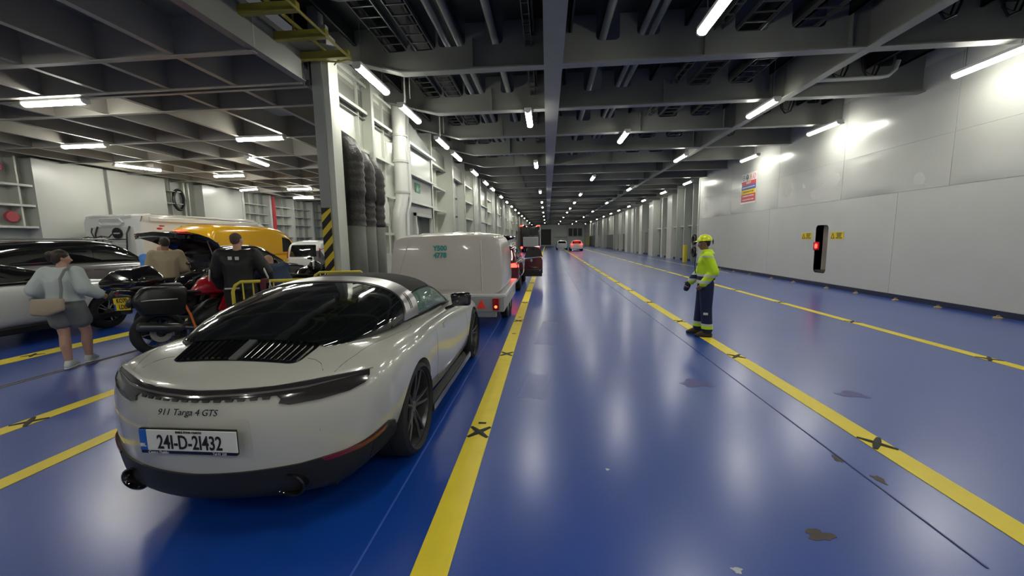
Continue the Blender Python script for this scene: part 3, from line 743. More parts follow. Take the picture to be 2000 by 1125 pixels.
text('NO UNAUTHORISED ACCESS', 0.075, M_wprint, sg, (WR-0.041, 18.9, 3.3), RXZ, bold=0.002)
def ringp(y, z, r, w, x0, x1, b):
    for i in range(24):
        a, c = 2*PI*i/24, 2*PI*(i+1)/24
        b.prism([(y+r*math.cos(a), z+r*math.sin(a)), (y+(r-w)*math.cos(a), z+(r-w)*math.sin(a)), (y+(r-w)*math.cos(c), z+(r-w)*math.sin(c)), (y+r*math.cos(c), z+r*math.sin(c))], 'x', x0, x1)
xs0, xs1 = WR-0.041, WR-0.036
for i, yc in enumerate((19.36, 19.04, 18.73, 18.42)):
    b = MB()
    if i == 0:
        ringp(yc, 4.28, 0.12, 0.02, xs0, xs1, b); b.box(xs0, xs1, yc-0.1, yc+0.1, 4.27, 4.29); b.obj('pictogram', M_mark, sg)
    elif i == 1:
        b.ball((xs0+0.002, yc, 4.28), (0.004, 0.11, 0.13)); b.obj('pictogram', M_mark, sg)
        b = MB(); b.box(xs0-0.006, xs0, yc-0.02, yc+0.02, 4.25, 4.37); b.box(xs0-0.006, xs0, yc-0.02, yc+0.02, 4.18, 4.22); b.obj('pictogram', M_wprint, sg)
    elif i == 2:
        b.prism([(yc-0.14, 4.17), (yc+0.14, 4.17), (yc, 4.41)], 'x', xs0, xs1, holes=[[(yc-0.09, 4.2), (yc+0.09, 4.2), (yc, 4.35)]]); b.obj('pictogram', mat('sign_orange', (0.65, 0.22, 0.03), 0.5), sg)
        b = MB(); b.box(xs0, xs1, yc-0.01, yc+0.01, 4.23, 4.3); b.obj('pictogram', M_mark, sg)
    else:
        ringp(yc, 4.28, 0.12, 0.02, xs0, xs1, b); b.prism([(yc-0.09, 4.36), (yc-0.07, 4.38), (yc+0.09, 4.2), (yc+0.07, 4.18)], 'x', xs0, xs1); b.obj('pictogram', M_signred, sg)
for k, (y0, y1, lab) in enumerate(((14.42, 14.95, 'beyond'), (12.95, 13.52, 'before'))):
    z0, z1 = 1.53, 1.76
    o = MB().box(WR-0.02, WR-0.013, y0, y1, z0, z1).obj('warning_sign', M_hazy)
    tag(o, 'small yellow warning plate on the bulkhead just '+lab+' the dark slot', 'sign', 'yellow warning plates by the slot')
    yc = y1-0.11
    b = MB(); b.prism([(yc-0.085, z0+0.03), (yc+0.085, z0+0.03), (yc, z1-0.03)], 'x', WR-0.023, WR-0.02, holes=[[(yc-0.055, z0+0.048), (yc+0.055, z0+0.048), (yc, z1-0.065)]]); b.obj('pictogram', M_mark, o)
    for j, (t, zz) in enumerate((('WARNING', 0.185), ('MOVING', 0.135), ('DOOR', 0.09), ('KEEP CLEAR', 0.045))):
        text(t, 0.05, M_mark, o, (WR-0.0215, (y0+yc)/2-0.04, z0+zz), RXZ, bold=0.001)
# ---------------------------------------------------------------- vehicle helpers
COLF = (1.0, 0.66, 0.33, 0.0, -0.33, -0.66, -1.0)
def cage(stations, level=3):
    """closed body shell: stations = dict(y, rows=[(x,z)*5], top=[z,z,z] (cols .66,.33,0), bot=z, k=plan curve, dy=[5])"""
    bm = bmesh.new(); rings = []
    def ypos(st, x, xm, j): return st['y'] + st.get('k', 0)*(abs(x)/xm)**2 + st.get('dy', (0,)*5)[j]
    S = []
    for st in stations:
        rows = st['rows']; xm = max(r[0] for r in rows); top = st['top']; P = {}
        for j, (x, z) in enumerate(rows):
            for s in (1, -1): P[(j, 0 if s == 1 else 6)] = Vector((s*x, ypos(st, x, xm, j), z))
        xt = rows[4][0]; xb = rows[0][0]
        for c in range(1, 6):
            f = COLF[c]; t = top[{0.66: 0, 0.33: 1, 0.0: 2}[abs(f)]]
            P[(4, c)] = Vector((f*xt, ypos(st, f*xt, xm, 4), t))
            P[(0, c)] = Vector((f*xb, ypos(st, f*xb, xm, 0), st.get('bot', rows[0][1])))
        S.append(P)
    def ringkeys():
        return [(j, 0) for j in range(5)] + [(4, c) for c in range(1, 6)] + [(j, 6) for j in range(4, -1, -1)] + [(0, c) for c in range(5, 0, -1)]
    RK = ringkeys()
    V = [{k: bm.verts.new(P[k]) for k in RK} for P in S]
    for a, b in zip(V, V[1:]):
        for i in range(len(RK)):
            k0, k1 = RK[i], RK[(i+1) % len(RK)]
            bm.faces.new((a[k0], a[k1], b[k1], b[k0]))
    for idx, st in ((0, stations[0]), (-1, stations[-1])):
        W = V[idx]; rows = st['rows']; xm = max(r[0] for r in rows); bulge = st.get('bulge', [0]*5)
        for j in range(1, 4):
            for c in range(1, 6):
                x = COLF[c]*rows[j][0]
                W[(j, c)] = bm.verts.new((x, ypos(st, x, xm, j), rows[j][1]))
        for j in range(4):
            for c in range(6):
                bm.faces.new((W[(j, c)], W[(j, c+1)], W[(j+1, c+1)], W[(j+1, c)]))
    bmesh.ops.recalc_face_normals(bm, faces=bm.faces[:])
    me = bpy.data.meshes.new('shell'); bm.to_mesh(me); bm.free()
    return modded(me, 'shell', [('SUBSURF', dict(levels=level, render_levels=level))]) if level else me
def bvh_of(me):
    bm = bmesh.new(); bm.from_mesh(me); t = BVHTree.FromBMesh(bm); bm.free(); return t
def patch(name, poly, mapf, m, parent, step=0.03, thick=0.006, off=0.002, holes=(), smooth=True, ang=35, round_=0.0):
    """flat outline -> gridded -> mapped on a surface by mapf(u,v)->(co,normal), given thickness"""
    bm = bmesh.new()
    if round_ > 0:
        out = []; n = len(poly)
        for i in range(n):
            p0, p, p1 = (Vector(poly[i-1]), Vector(poly[i]), Vector(poly[(i+1) % n]))
            a = p+(p0-p).normalized()*min(round_, (p0-p).length*0.45); b = p+(p1-p).normalized()*min(round_, (p1-p).length*0.45)
            for t in (0, 0.25, 0.5, 0.75, 1): out.append(tuple(a.lerp(p, t).lerp(p.lerp(b, t), t)))
        poly = out
    tri = tessellate_polygon([[Vector((p[0], p[1], 0)) for p in poly]])
    vs = [bm.verts.new((p[0], p[1], 0)) for p in poly]
    for t in tri:
        try: bm.faces.new([vs[i] for i in t])
        except ValueError: pass
    st = step if isinstance(step, (tuple, list)) else (step, step)
    us = [p[0] for p in poly]; ws = [p[1] for p in poly]
    for ax, lo, hi, s in ((0, min(us), max(us), st[0]), (1, min(ws), max(ws), st[1])):
        n = int((hi-lo)/s)
        for i in range(1, n+1):
            c = lo+(hi-lo)*i/(n+1)
            co = [0, 0, 0]; no = [0, 0, 0]; co[ax] = c; no[ax] = 1
            bmesh.ops.bisect_plane(bm, geom=bm.verts[:]+bm.edges[:]+bm.faces[:], plane_co=co, plane_no=no, dist=1e-6)
    bmesh.ops.remove_doubles(bm, verts=bm.verts[:], dist=1e-6)
    bad = []; info = {}
    for v in bm.verts:
        r = mapf(v.co.x, v.co.y)
        if r is None: bad.append(v)
        else: info[v] = r
    if bad: bmesh.ops.delete(bm, geom=bad, context='VERTS')
    nrm = {}
    for v in bm.verts:
        co, no = info[v]; v.co = co+no*off; nrm[v.index] = no
    bm.verts.index_update()
    top = bm.faces[:]; edges = [e for e in bm.edges if e.is_boundary]
    N = {v: info[v][1] for v in bm.verts}
    new = {}
    for v in list(bm.verts): new[v] = bm.verts.new(v.co-N[v]*thick)
    for e in edges:
        a, b = e.verts
        try: bm.faces.new((a, b, new[b], new[a]))
        except ValueError: pass
    for f in top:
        try: bm.faces.new([new[v] for v in reversed(f.verts)])
        except ValueError: pass
    bmesh.ops.recalc_face_normals(bm, faces=bm.faces[:])
    me = bpy.data.meshes.new(name); bm.to_mesh(me); bm.free()
    return meshobj(name, me, m, parent, smooth, ang)
def side_map(t, s=1):
    def f(u, v):
        h = t.ray_cast(Vector((s*5, u, v)), Vector((-s, 0, 0)))
        return (h[0], h[1]) if h[0] is not None else None
    return f
def rear_map(t, yo=-5, d=1):
    def f(u, v):
        h = t.ray_cast(Vector((u, yo, v)), Vector((0, d, 0)))
        return (h[0], h[1]) if h[0] is not None else None
    return f
def top_map(t):
    def f(u, v):
        h = t.ray_cast(Vector((u, v, 5)), Vector((0, 0, -1)))
        return (h[0], h[1]) if h[0] is not None else None
    return f
def round_map(t, cy, cx=0.0):
    """u = angle from straight back, v = height"""
    def f(u, v):
        o = Vector((cx+5*math.sin(u), cy-5*math.cos(u), v))
        h = t.ray_cast(o, Vector((-math.sin(u), math.cos(u), 0)))
        return (h[0], h[1]) if h[0] is not None else None
    return f
def line_on(name, pts, mapf, w, m, parent, off=0.0015, seg=0.04):
    """thin groove strip following a polyline on a surface"""
    P = []
    for a, b in zip(pts, pts[1:]):
        n = max(1, int(math.dist(a, b)/seg))
        for i in range(n): P.append((a[0]+(b[0]-a[0])*i/n, a[1]+(b[1]-a[1])*i/n))
    P.append(pts[-1]); C = []
    for p in P:
        r = mapf(*p)
        if r: C.append(r)
    bm = bmesh.new(); L = []
    for i, (c, n) in enumerate(C):
        d = (C[min(i+1, len(C)-1)][0]-C[max(i-1, 0)][0]).normalized(); s = d.cross(n).normalized()
        L.append((bm.verts.new(c+s*w/2-n*0.001), bm.verts.new(c+n*off), bm.verts.new(c-s*w/2-n*0.001)))
    for a, b in zip(L, L[1:]):
        bm.faces.new((a[0], a[1], b[1], b[0])); bm.faces.new((a[1], a[2], b[2], b[1])); bm.faces.new((a[0], b[0], b[2], a[2]))
    bmesh.ops.recalc_face_normals(bm, faces=bm.faces[:])
    me = bpy.data.meshes.new(name); bm.to_mesh(me); bm.free()
    return meshobj(name, me, m, parent, True, 80)
def cut_arches(me, arches, m_body, m_well, half=1.2, inner=0.35):
    """wheel arches cut into a body shell; faces of the wells get slot 1"""
    me.materials.clear(); me.materials.append(m_body); me.materials.append(m_well)
    o = bpy.data.objects.new('tmpbody', me); COL.objects.link(o); tmp = []
    for (y, z, r, x0, x1) in arches:
        for s in (-1, 1):
            b = MB(); b.cyl((s*x0, y, z), (s*x1, y, z), r, n=40); cm = b.mesh('cut'); cm.materials.append(m_body); cm.materials.append(m_well)
            for p in cm.polygons: p.material_index = 1
            c = bpy.data.objects.new('cut', cm); COL.objects.link(c); tmp.append(c)
            md = o.modifiers.new('b', 'BOOLEAN'); md.operation = 'DIFFERENCE'; md.object = c; md.solver = 'EXACT'
    dg = bpy.context.evaluated_depsgraph_get(); dg.update()
    out = bpy.data.meshes.new_from_object(o.evaluated_get(dg))
    bpy.data.objects.remove(o)
    for c in tmp: bpy.data.objects.remove(c)
    out.materials.clear()
    return out
def wheel(parent, loc, r=0.34, w=0.25, rim=0.25, side=1, spokes=5, m_rim=None, double=True, cover=False):
    m_rim = m_rim or M_rim; h = w/2
    e = bpy.data.objects.new('wheel', None); link(e, parent); e.location = loc
    e.empty_display_size = 0.1
    b = MB(); prof = [(rim, -h*0.86), (rim+0.02, -h*0.97), (r-0.045, -h), (r-0.015, -h*0.86), (r, -h*0.6), (r, -h*0.2), (r-0.006, -h*0.18), (r-0.006, -h*0.12), (r, -h*0.1), (r, h*0.1), (r-0.006, h*0.12), (r-0.006, h*0.18), (r, h*0.2), (r, h*0.6), (r-0.015, h*0.86), (r-0.045, h), (rim+0.02, h*0.97), (rim, h*0.86)]
    b.lathe(prof, 'x', n=40, closed=True); b.obj('tyre', M_rubber, e, True, 30)
    b = MB(); x = side*h*0.8
    b.lathe([(rim+0.004, x), (rim-0.012, x), (rim-0.02, x-side*0.03), (rim-0.03, -side*h*0.6), (0.0, -side*h*0.6)], 'x', n=40, cap=False)
    ns = spokes
    for i in range(ns):
        for d in ((-0.13, 0.13) if double else (0.0,)):
            a0 = 2*PI*i/ns; a1 = a0+d*1.4
            p0 = Vector((side*h*0.5, 0.045*math.cos(a0+d*2), 0.045*math.sin(a0+d*2))); p1 = Vector((side*h*0.72, (rim-0.012)*math.cos(a1), (rim-0.012)*math.sin(a1)))
            b.tube([p0, p0.lerp(p1, 0.5)+Vector((side*0.008, 0, 0)), p1], [0.02, 0.013 if double else 0.03, 0.012 if double else 0.026], 6)
    b.lathe([(0, side*h*0.62), (0.04, side*h*0.62), (0.055, side*h*0.52), (0.06, side*h*0.3)], 'x', n=20)
    b.obj('rim', m_rim, e, True, 35)
    b = MB(); b.lathe([(0.0, side*h*0.1), (rim*0.72, side*h*0.1), (rim*0.72, side*h*0.0), (0, 0)], 'x', n=28); b.obj('brake_disc', mat('disc_dark', (0.015, 0.015, 0.015), 0.4, metal=0.6), e, True)
    return e

# ---------------------------------------------------------------- the pale grey sports car
M_chalk = mat('chalk_paint', (0.50, 0.50, 0.45), 0.22, coat=1.0)
M_well = mat('wheel_well', (0.008, 0.008, 0.008), 0.9)
M_seam = mat('shut_line', (0.03, 0.03, 0.028), 0.7)
M_fabric = mat('soft_top', (0.018, 0.018, 0.018), 0.85, bump=0.1, bscale=200)
M_hoop = mat('brushed_hoop', (0.42, 0.42, 0.42), 0.30, metal=0.85)
M_smoke = mat('smoked_lens', (0.03, 0.027, 0.027), 0.12, coat=0.6)
car = empty('sports_car', 'pale grey open-top-style coupe with black roof, silver hoop and slatted engine lid', 'car', (-1.97, 1.87, 0), 0.0, scale=1.04)
ST = []
def st(y, xs, zs, top, bot, k=0.0, dy=(0,)*5): ST.append(dict(y=y, rows=list(zip(xs, zs)), top=top, bot=bot, k=k, dy=dy))
st(0.02, (.68, .77, .82, .82, .76), (.20, .31, .58, .755, .835), (.847, .85, .852), .20, k=.30, dy=(.03, .0, -.01, .03, .09))
st(0.30, (.70, .83, .895, .90, .81), (.19, .34, .62, .81, .885), (.897, .905, .908), .18, k=.12, dy=(0, 0, 0, 0, .02))
st(0.46, (.71, .865, .92, .915, .80), (.18, .35, .64, .84, .915), (.938, .955, .96), .18, k=.08)
st(0.62, (.72, .895, .94, .92, .79), (.17, .36, .66, .865, .945), (.985, 1.02, 1.03), .17, k=.05)
st(1.02, (.73, .90, .948, .925, .765), (.16, .38, .68, .875, .962), (.98, 1.0, 1.0), .16)
st(1.45, (.76, .885, .92, .885, .765), (.15, .36, .65, .84, .945), (.94, .94, .94), .15)
st(1.85, (.80, .865, .88, .86, .775), (.14, .34, .63, .81, .922), (.915, .915, .915), .15)
st(2.40, (.81, .86, .87, .85, .775), (.14, .34, .61, .79, .902), (.895, .895, .895), .15)
st(2.85, (.80, .87, .885, .86, .74), (.14, .34, .61, .79, .895), (.90, .90, .90), .15)
st(3.40, (.77, .885, .91, .87, .69), (.15, .35, .63, .82, .90), (.87, .865, .87), .15)
st(3.80, (.73, .87, .90, .84, .64), (.16, .35, .60, .77, .84), (.80, .79, .79), .16)
st(4.20, (.66, .81, .83, .76, .56), (.17, .34, .53, .67, .73), (.69, .68, .68), .17, k=-.08)
st(4.50, (.55, .66, .69, .63, .50), (.22, .34, .47, .56, .60), (.60, .60, .60), .2, k=-.25)
shell = cage(ST, 3)
T = bvh_of(shell)
body_me = cut_arches(shell, [(1.03, .35, .375, .55, 1.2), (3.47, .345, .365, .55, 1.2)], M_chalk, M_well)
# soft black interior where the cabin is open, dark floor
for p in body_me.polygons:
    c = p.center
    if abs(c.x) < 0.70 and 1.40 < c.y < 2.78 and c.z > 0.85: p.material_index = 1
for p in body_me.polygons: p.use_smooth = True
try: body_me.set_sharp_from_angle(angle=math.radians(38))
except Exception: pass
o = bpy.data.objects.new('body', body_me); body_me.materials.append(M_chalk); body_me.materials.append(M_well); link(o, car)
R_ = rear_map(T); Tm = top_map(T); SR = side_map(T, 1); SLm = side_map(T, -1); RD = round_map(T, 1.1)
# greenhouse surface (parametric)
GT = [(0.50, .46, .94, .99), (0.60, .58, .925, 1.045), (0.8, .68, .925, 1.12), (1.0, .735, .93, 1.18), (1.25, .75, .92, 1.24), (1.5, .76, .91, 1.282), (1.75, .76, .90, 1.305), (2.0, .755, .895, 1.305), (2.2, .75, .89, 1.285), (2.4, .74, .885, 1.215), (2.65, .73, .88, 1.06), (2.9, .72, .87, .90)]
def cr(ts, i, q, c):
    a = ts[max(i-1, 0)][c]; b = ts[i][c]; d = ts[i+1][c]; e = ts[min(i+2, len(ts)-1)][c]
    return b+(d-b)*q if c == 0 else 0.5*((2*b)+(-a+d)*q+(2*a-5*b+4*d-e)*q*q+(-a+3*b-3*d+e)*q**3)
def Gp(y, t):
    i = 0
    while i < len(GT)-2 and GT[i+1][0] < y: i += 1
    q = (y-GT[i][0])/(GT[i+1][0]-GT[i][0])
    xb, zb, zt = (cr(GT, i, q, c) for c in (1, 2, 3))
    a = t*math.radians(86)
    s = 1 if t >= 0 else -1
    return Vector((s*xb*abs(math.sin(a))**0.80, y, zb+(zt-zb)*max(0, math.cos(a))**0.62))
def G(y, t):
    e = 0.004; c = Gp(y, t)
    n = (Gp(y, t+e)-Gp(y, t-e)).cross(Gp(y+e, t)-Gp(y-e, t))
    if n.length < 1e-12: n = Vector((0, 0, 1))
    n.normalize()
    if n.z < 0 and abs(t) < 0.9: n = -n
    if abs(t) >= 0.9 and n.x*t < 0: n = -n
    return c, n
patch('rear_window', [(0.53, -1), (0.53, 1), (1.22, 1), (1.38, .6), (1.47, 0), (1.38, -.6), (1.22, -1)], G, M_glass, car, (0.05, 0.04), 0.008, 0.0)
def band(y0, y1, n=16):   # hoop outline in (y,t) with slanting sides
    lo = [(y0(t), t) for t in [-1+2*i/n for i in range(n+1)]]; hi = [(y1(t), t) for t in [1-2*i/n for i in range(n+1)]]
    return lo+hi
h0 = lambda t: 1.46-0.24*abs(t)**2.2
h1 = lambda t: 1.65-0.14*abs(t)**2
patch('window_seal', band(lambda t: h0(t)-0.02, lambda t: h0(t)+0.012), G, M_black, car, (0.02, 0.05), 0.01, 0.004)
hoop = patch('targa_hoop' if False else 'roll_hoop', band(h0, h1), G, M_hoop, car, (0.05, 0.03), 0.02, 0.010)
for s in (-1, 1):
    for q in (0.0, 0.03):
        pl = [(1.44+q, s*.66), (1.455+q, s*.66), (1.39+q, s*.9), (1.375+q, s*.9)]
        patch('hoop_slot', pl, G, M_black, hoop, 0.05, 0.004, 0.012)
patch('soft_top', band(lambda t: h1(t)+0.004, lambda t: 2.44-0.06*abs(t/0.66)**2, 12) if False else [(h1(t)+0.002, t) for t in [-.68+1.36*i/12 for i in range(13)]]+[(2.20-0.05*abs(t/.66)**2, t) for t in [.68-1.36*i/12 for i in range(13)]], G, M_fabric, car, (0.06, 0.04), 0.03, 0.004)
M_clear = mat('clear_glass', (0.25, 0.40, 0.34), 0.03, alpha=0.40, spec=0.8)
for s in (-1, 1):
    patch('side_window', [(1.59, s*.70), (2.18, s*.70), (2.38, s*.74), (2.6, s*.90), (2.62, s*1.0), (1.52, s*1.0)], G, M_clear, car, (0.06, 0.05), 0.005, -0.004)
    patch('window_frame', [(1.59, s*.655), (2.22, s*.655), (2.42, s*.70), (2.75, s*.80), (2.8, s*1.0), (2.64, s*1.0), (2.6, s*.88), (2.37, s*.75), (2.17, s*.70), (1.58, s*.70)], G, M_gloss, car, (0.05, 0.03), 0.02, 0.002)
    line_on('window_seal', [(1.50, s*1.0), (2.72, s*1.0)], G, 0.02, M_black, car, 0.006)
patch('windscreen', [(2.22, -.64), (2.87, -.78), (2.87, .78), (2.22, .64)], G, M_clear, car, (0.05, 0.05), 0.006, 0.0)
patch('screen_header', [(2.16, -.68), (2.23, -.66), (2.23, .66), (2.16, .68)], G, M_gloss, car, (0.05, 0.05), 0.02, 0.0)
for s in (-1, 1):
    b = MB(); b.hull([((s*.36, 1.95, .92), (.2, .08, .05)), ((s*.36, 1.78, 1.12), (.17, .05, .06)), ((s*.36, 1.76, 1.20), (.10, .04, .05))]); b.obj('seat', M_black, car, True)
b = MB(); b.tube([(.37+.17*math.cos(t*PI/10), 2.25+.05*math.sin(t*PI/10), .96+.16*math.sin(t*PI/10)) for t in range(20)], 0.014, 8, closed=True); b.cyl((.37, 2.25, .96), (.37, 2.45, .91), .03); b.obj('steering_wheel', M_black, car, True)
b = MB(); b.hull([((-.6, 2.5, .91), (.05, .12, .05)), ((.6, 2.5, .91), (.05, .12, .05))]); b.obj('dashboard', M_black, car, True)
# engine grille
gp = [(-.41, .375), (-.37, .345), (.37, .345), (.41, .375), (.445, .53), (.43, .56), (.25, .575), (-.25, .575), (-.43, .56), (-.445, .53)]
gr = patch('engine_grille', gp, Tm, M_gloss, car, 0.03, 0.01, 0.003, round_=.03)
for i in range(9):
    for s in (-1, 1):
        x0 = s*(0.058+i*0.041)
        y0 = .362; y1 = .548; x1 = x0*1.06
        c0 = Tm(x0, y0); c1 = Tm(x1, y1); b = MB(); P = []
        for q in range(7):
            r = Tm(x0+(x1-x0)*q/6, y0+(y1-y0)*q/6); P.append(r[0]+Vector((0, 0, .008)))
        for a, c in zip(P, P[1:]):
            pass
        bm = b.bm; L = []
        for p in P:
            w = 0.015
            L.append([bm.verts.new(p+Vector((-w, 0, -0.004))), bm.verts.new(p+Vector((-w*.2, 0, .007))), bm.verts.new(p+Vector((w*.75, 0, .004))), bm.verts.new(p+Vector((w, 0, -.006)))])
        for a, c in zip(L, L[1:]):
            for k in range(4): bm.faces.new((a[k], a[(k+1) % 4], c[(k+1) % 4], c[k]))
        bm.faces.new(L[0][::-1]); bm.faces.new(L[-1])
        b.obj('slat', M_gloss, gr, False)
cp = patch('centre_brake_light', [(-.024, .35), (.024, .35), (.026, .555), (-.026, .555)], Tm, mat('lens_grey', (0.12, 0.12, 0.12), 0.1, coat=1.0), gr, 0.03, 0.012, 0.014)
patch('grille_trim', [(-.05, .55), (.05, .55), (.05, .57), (-.05, .57)], Tm, M_gloss, gr, 0.03, 0.01, 0.01)
# shut lines
for s in (1, -1): line_on('lid_seam', [(s*.44, .41), (s*.49, .405), (s*.54, .38), (s*.58, .33), (s*.605, .26), (s*.617, .20), (s*.62, .13)], Tm, .006, M_seam, car)
for s in (1, -1):
    line_on('lid_seam', [(s*.62, .26), (s*.70, .5), (s*.765, .85), (s*.79, 1.15), (s*.775, 1.3), (s*.74, 1.36)], Tm, .006, M_seam, car)
    SM = SR if s == 1 else SLm
    line_on('door_seam', [(1.78, .93), (1.70, .80), (1.64, .60), (1.66, .42), (1.78, .30), (2.1, .26), (2.9, .25), (3.02, .32), (3.02, .6), (2.95, .9)], SM, .008, M_seam, car)
    patch('door_handle', [(1.98, .755), (2.16, .76), (2.16, .80), (1.98, .795)], SM, M_chalk, car, .03, .012, .012, round_=.015)
    b = MB(); b.box(s*.80, s*.905, 1.42, 3.08, .13, .20, bev=.012); b.obj('side_skirt', M_gloss, car)
# light bar and tail lamps (wrap round the corners)
U = lambda x, y: math.atan2(x, 1.1-y)
lens = [(-.88, .850), (-.78, .846), (-.55, .832), (-.3, .822), (0, .818), (.3, .822), (.55, .832), (.78, .846), (.88, .850),
        (.87, .825), (.84, .790), (.76, .760), (.62, .740), (.47, .733), (.42, .745), (.43, .765), (.41, .784), (.2, .781), (0, .779), (-.2, .781), (-.41, .784), (-.43, .765), (-.42, .745), (-.47, .733), (-.62, .740), (-.76, .760), (-.84, .790), (-.87, .825)]
lb = patch('light_bar', lens, RD, M_smoke, car, (.03, 0.070), .012, .010)
patch('light_strip', [(-.86, .838), (-.55, .812), (0, .798), (.55, .812), (.86, .838), (.55, .803), (0, .790), (-.55, .803)], RD, mat('strip_grey', (0.12, 0.115, 0.12), 0.15, coat=1), lb, (.05, .01), .006, .013)
patch('lip', [(-.90, .864), (-.8, .860), (-.4, .840), (0, .834), (.4, .840), (.8, .860), (.90, .864), (.90, .854), (.8, .850), (.4, .826), (0, .820), (-.4, .826), (-.8, .850), (-.90, .854)], RD, M_chalk, car, (.04, .02), .012, .013)
for i in range(-6, 7):
    patch('bar_tooth', [(i*.06-.022, .788), (i*.06+.022, .788), (i*.06+.016, .770), (i*.06-.016, .770)], RD, M_black, car, .05, .008, .009)
# badge (plain lettering)
def rear_text(body, size, m, x, z, par, off=0.006, sx=1.0, shear=0.0, align='CENTER', bold=0.0):
    r = R_(x, z); p = r[0]; return text(body, size, m, par, (p.x, p.y-off, p.z), (PI/2-0.08, 0, 0), sx=sx, shear=shear, align=align, bold=bold)
bl = 0.0
bd = rear_text('911 Targa 4 GTS', .050, M_gloss, -.03, .725, car, .010, 1.0, .35, bold=0)
# number plate in its recess
pz0, pz1 = .535, .65; py = R_(0, .59)[0].y
rc = patch('plate_recess', [(-.315, pz0-.04), (.315, pz0-.04), (.30, pz1+.035), (-.30, pz1+.035)], R_, mat('recess_shade', (0.475, 0.475, 0.43), 0.25), car, .05, .006, .001, round_=.04)
b = MB(); b.box(-.275, .275, py-.028, py-.006, pz0-.022, pz1+.004, bev=.006); pf_ = b.obj('plate_frame', M_gloss, car)
b = MB(); b.box(-.225, 0.285, py-.034, py-.028, pz0, pz1, bev=.002); b.obj('number_plate', M_plate, car)
b = MB(); b.box(-.268, -.225, py-.034, py-.028, pz0, pz1, bev=.002); b.obj('plate_band', M_plateblue, car)
text('24I-D-2I432', .108, M_mark, car, (.020, py-.036, pz0+.046), (PI/2, 0, 0), sx=.70, bold=.0015)
text('BAILE ÁTHA CLIATH', .016, M_mark, car, (.02, py-.036, pz1-.010), (PI/2, 0, 0), bold=.0003)
text('IRL', .024, M_wprint, car, (-.247, py-.036, pz0+.030), (PI/2, 0, 0), bold=.001)
text('Cars Centre Dublin' if False else 'Centre Dublin', .020, M_wprint, car, (-.17, py-.030, pz0-.012), (PI/2, 0, 0))
text('Tel 01 235 0000' if False else 'Tel 01 235', .018, M_wprint, car, (.18, py-.030, pz0-.012), (PI/2, 0, 0))
# lower diffuser and side vents
U1 = 1.02
low = [(-1.12, .20), (1.12, .20), (1.16, .27), (1.04, .465), (.98, .49), (.90, .475), (.72, .425), (.5, .40), (0, .39), (-.5, .40), (-.72, .425), (-.90, .475), (-.98, .49), (-1.04, .465), (-1.16, .27)]
M_diff = mat('diffuser_black', (0.013, 0.013, 0.013), 0.5)
df = patch('diffuser', low, RD, M_diff, car, (.04, .03), .02, .012)
for s in (-1, 1):
    patch('side_vent', [(s*.84, .31), (s*1.08, .35), (s*1.0, .445), (s*.86, .41)], RD, M_well, df, .04, .004, .015)
    patch('reflector', [(s*.60, .412), (s*.78, .44), (s*.95, .482), (s*.93, .455), (s*.78, .415), (s*.62, .39)], RD, mat('reflector_dark_red', (0.16, 0.01, 0.02), 0.2, coat=.5), df, .05, .006, .018)
    r = R_(s*.47, .29); y0 = r[0].y+.010
    b = MB(); b.lathe([(.060, .10), (.066, .0), (.072, -.035), (.064, -.04), (.056, -.03), (.05, .09)], 'y', (s*.47, y0-.0, 0.285), 28); o = b.obj('tailpipe', M_gloss, car, True); o.scale = (1.25, 1, .95); o.location = (-s*.47*.25, 0, 0.285*.05)
    b = MB(); b.cyl((s*.47, y0+.06, 0.285), (s*.47, y0+.065, 0.285), .055, n=24); o = b.obj('pipe_bore', M_well, car); o.scale = (1.25, 1, .95); o.location = (-s*.47*.25, 0, 0.285*.05)
# wheels and mirrors
for y, z, r, w in ((1.03, .352, .352, .31), (3.47, .342, .342, .26)):
    for s in (-1, 1): wheel(car, (s*(.925-w/2) if y < 2 else s*(.90-w/2), y, z), r, w, 0.285, s, 5)
for s in (-1, 1):
    b = MB(); b.hull([((s*.92, 2.20, 1.045), (.035, .03, .03)), ((s*1.07, 2.20, 1.05), (.035, .03, .03)), ((s*.93, 2.20, .965), (.03, .03, .03)), ((s*1.07, 2.20, .97), (.03, .03, .03)), ((s*.98, 2.30, 1.0), (.06, .04, .05))]); mo = b.obj('door_mirror', M_gloss, car, True, 60)
    b = MB(); b.hull([((s*.82, 2.28, .90), (.02, .03, .02)), ((s*.93, 2.28, .945), (.02, .03, .015))]); b.obj('mirror_stalk', M_gloss, mo, True)
    b = MB(); b.hull([((s*1.0, 2.17, 1.0), (.085, .006, .055)), ((s*.95, 2.175, 1.0), (.05, .006, .05))]); b.obj('mirror_glass', mat('mirror_dark', (0.03, 0.03, 0.035), 0.05, coat=1), mo, True)
MB().box(-.6, .6, .35, 4.2, .135, .2).obj('underbody', M_well, car)
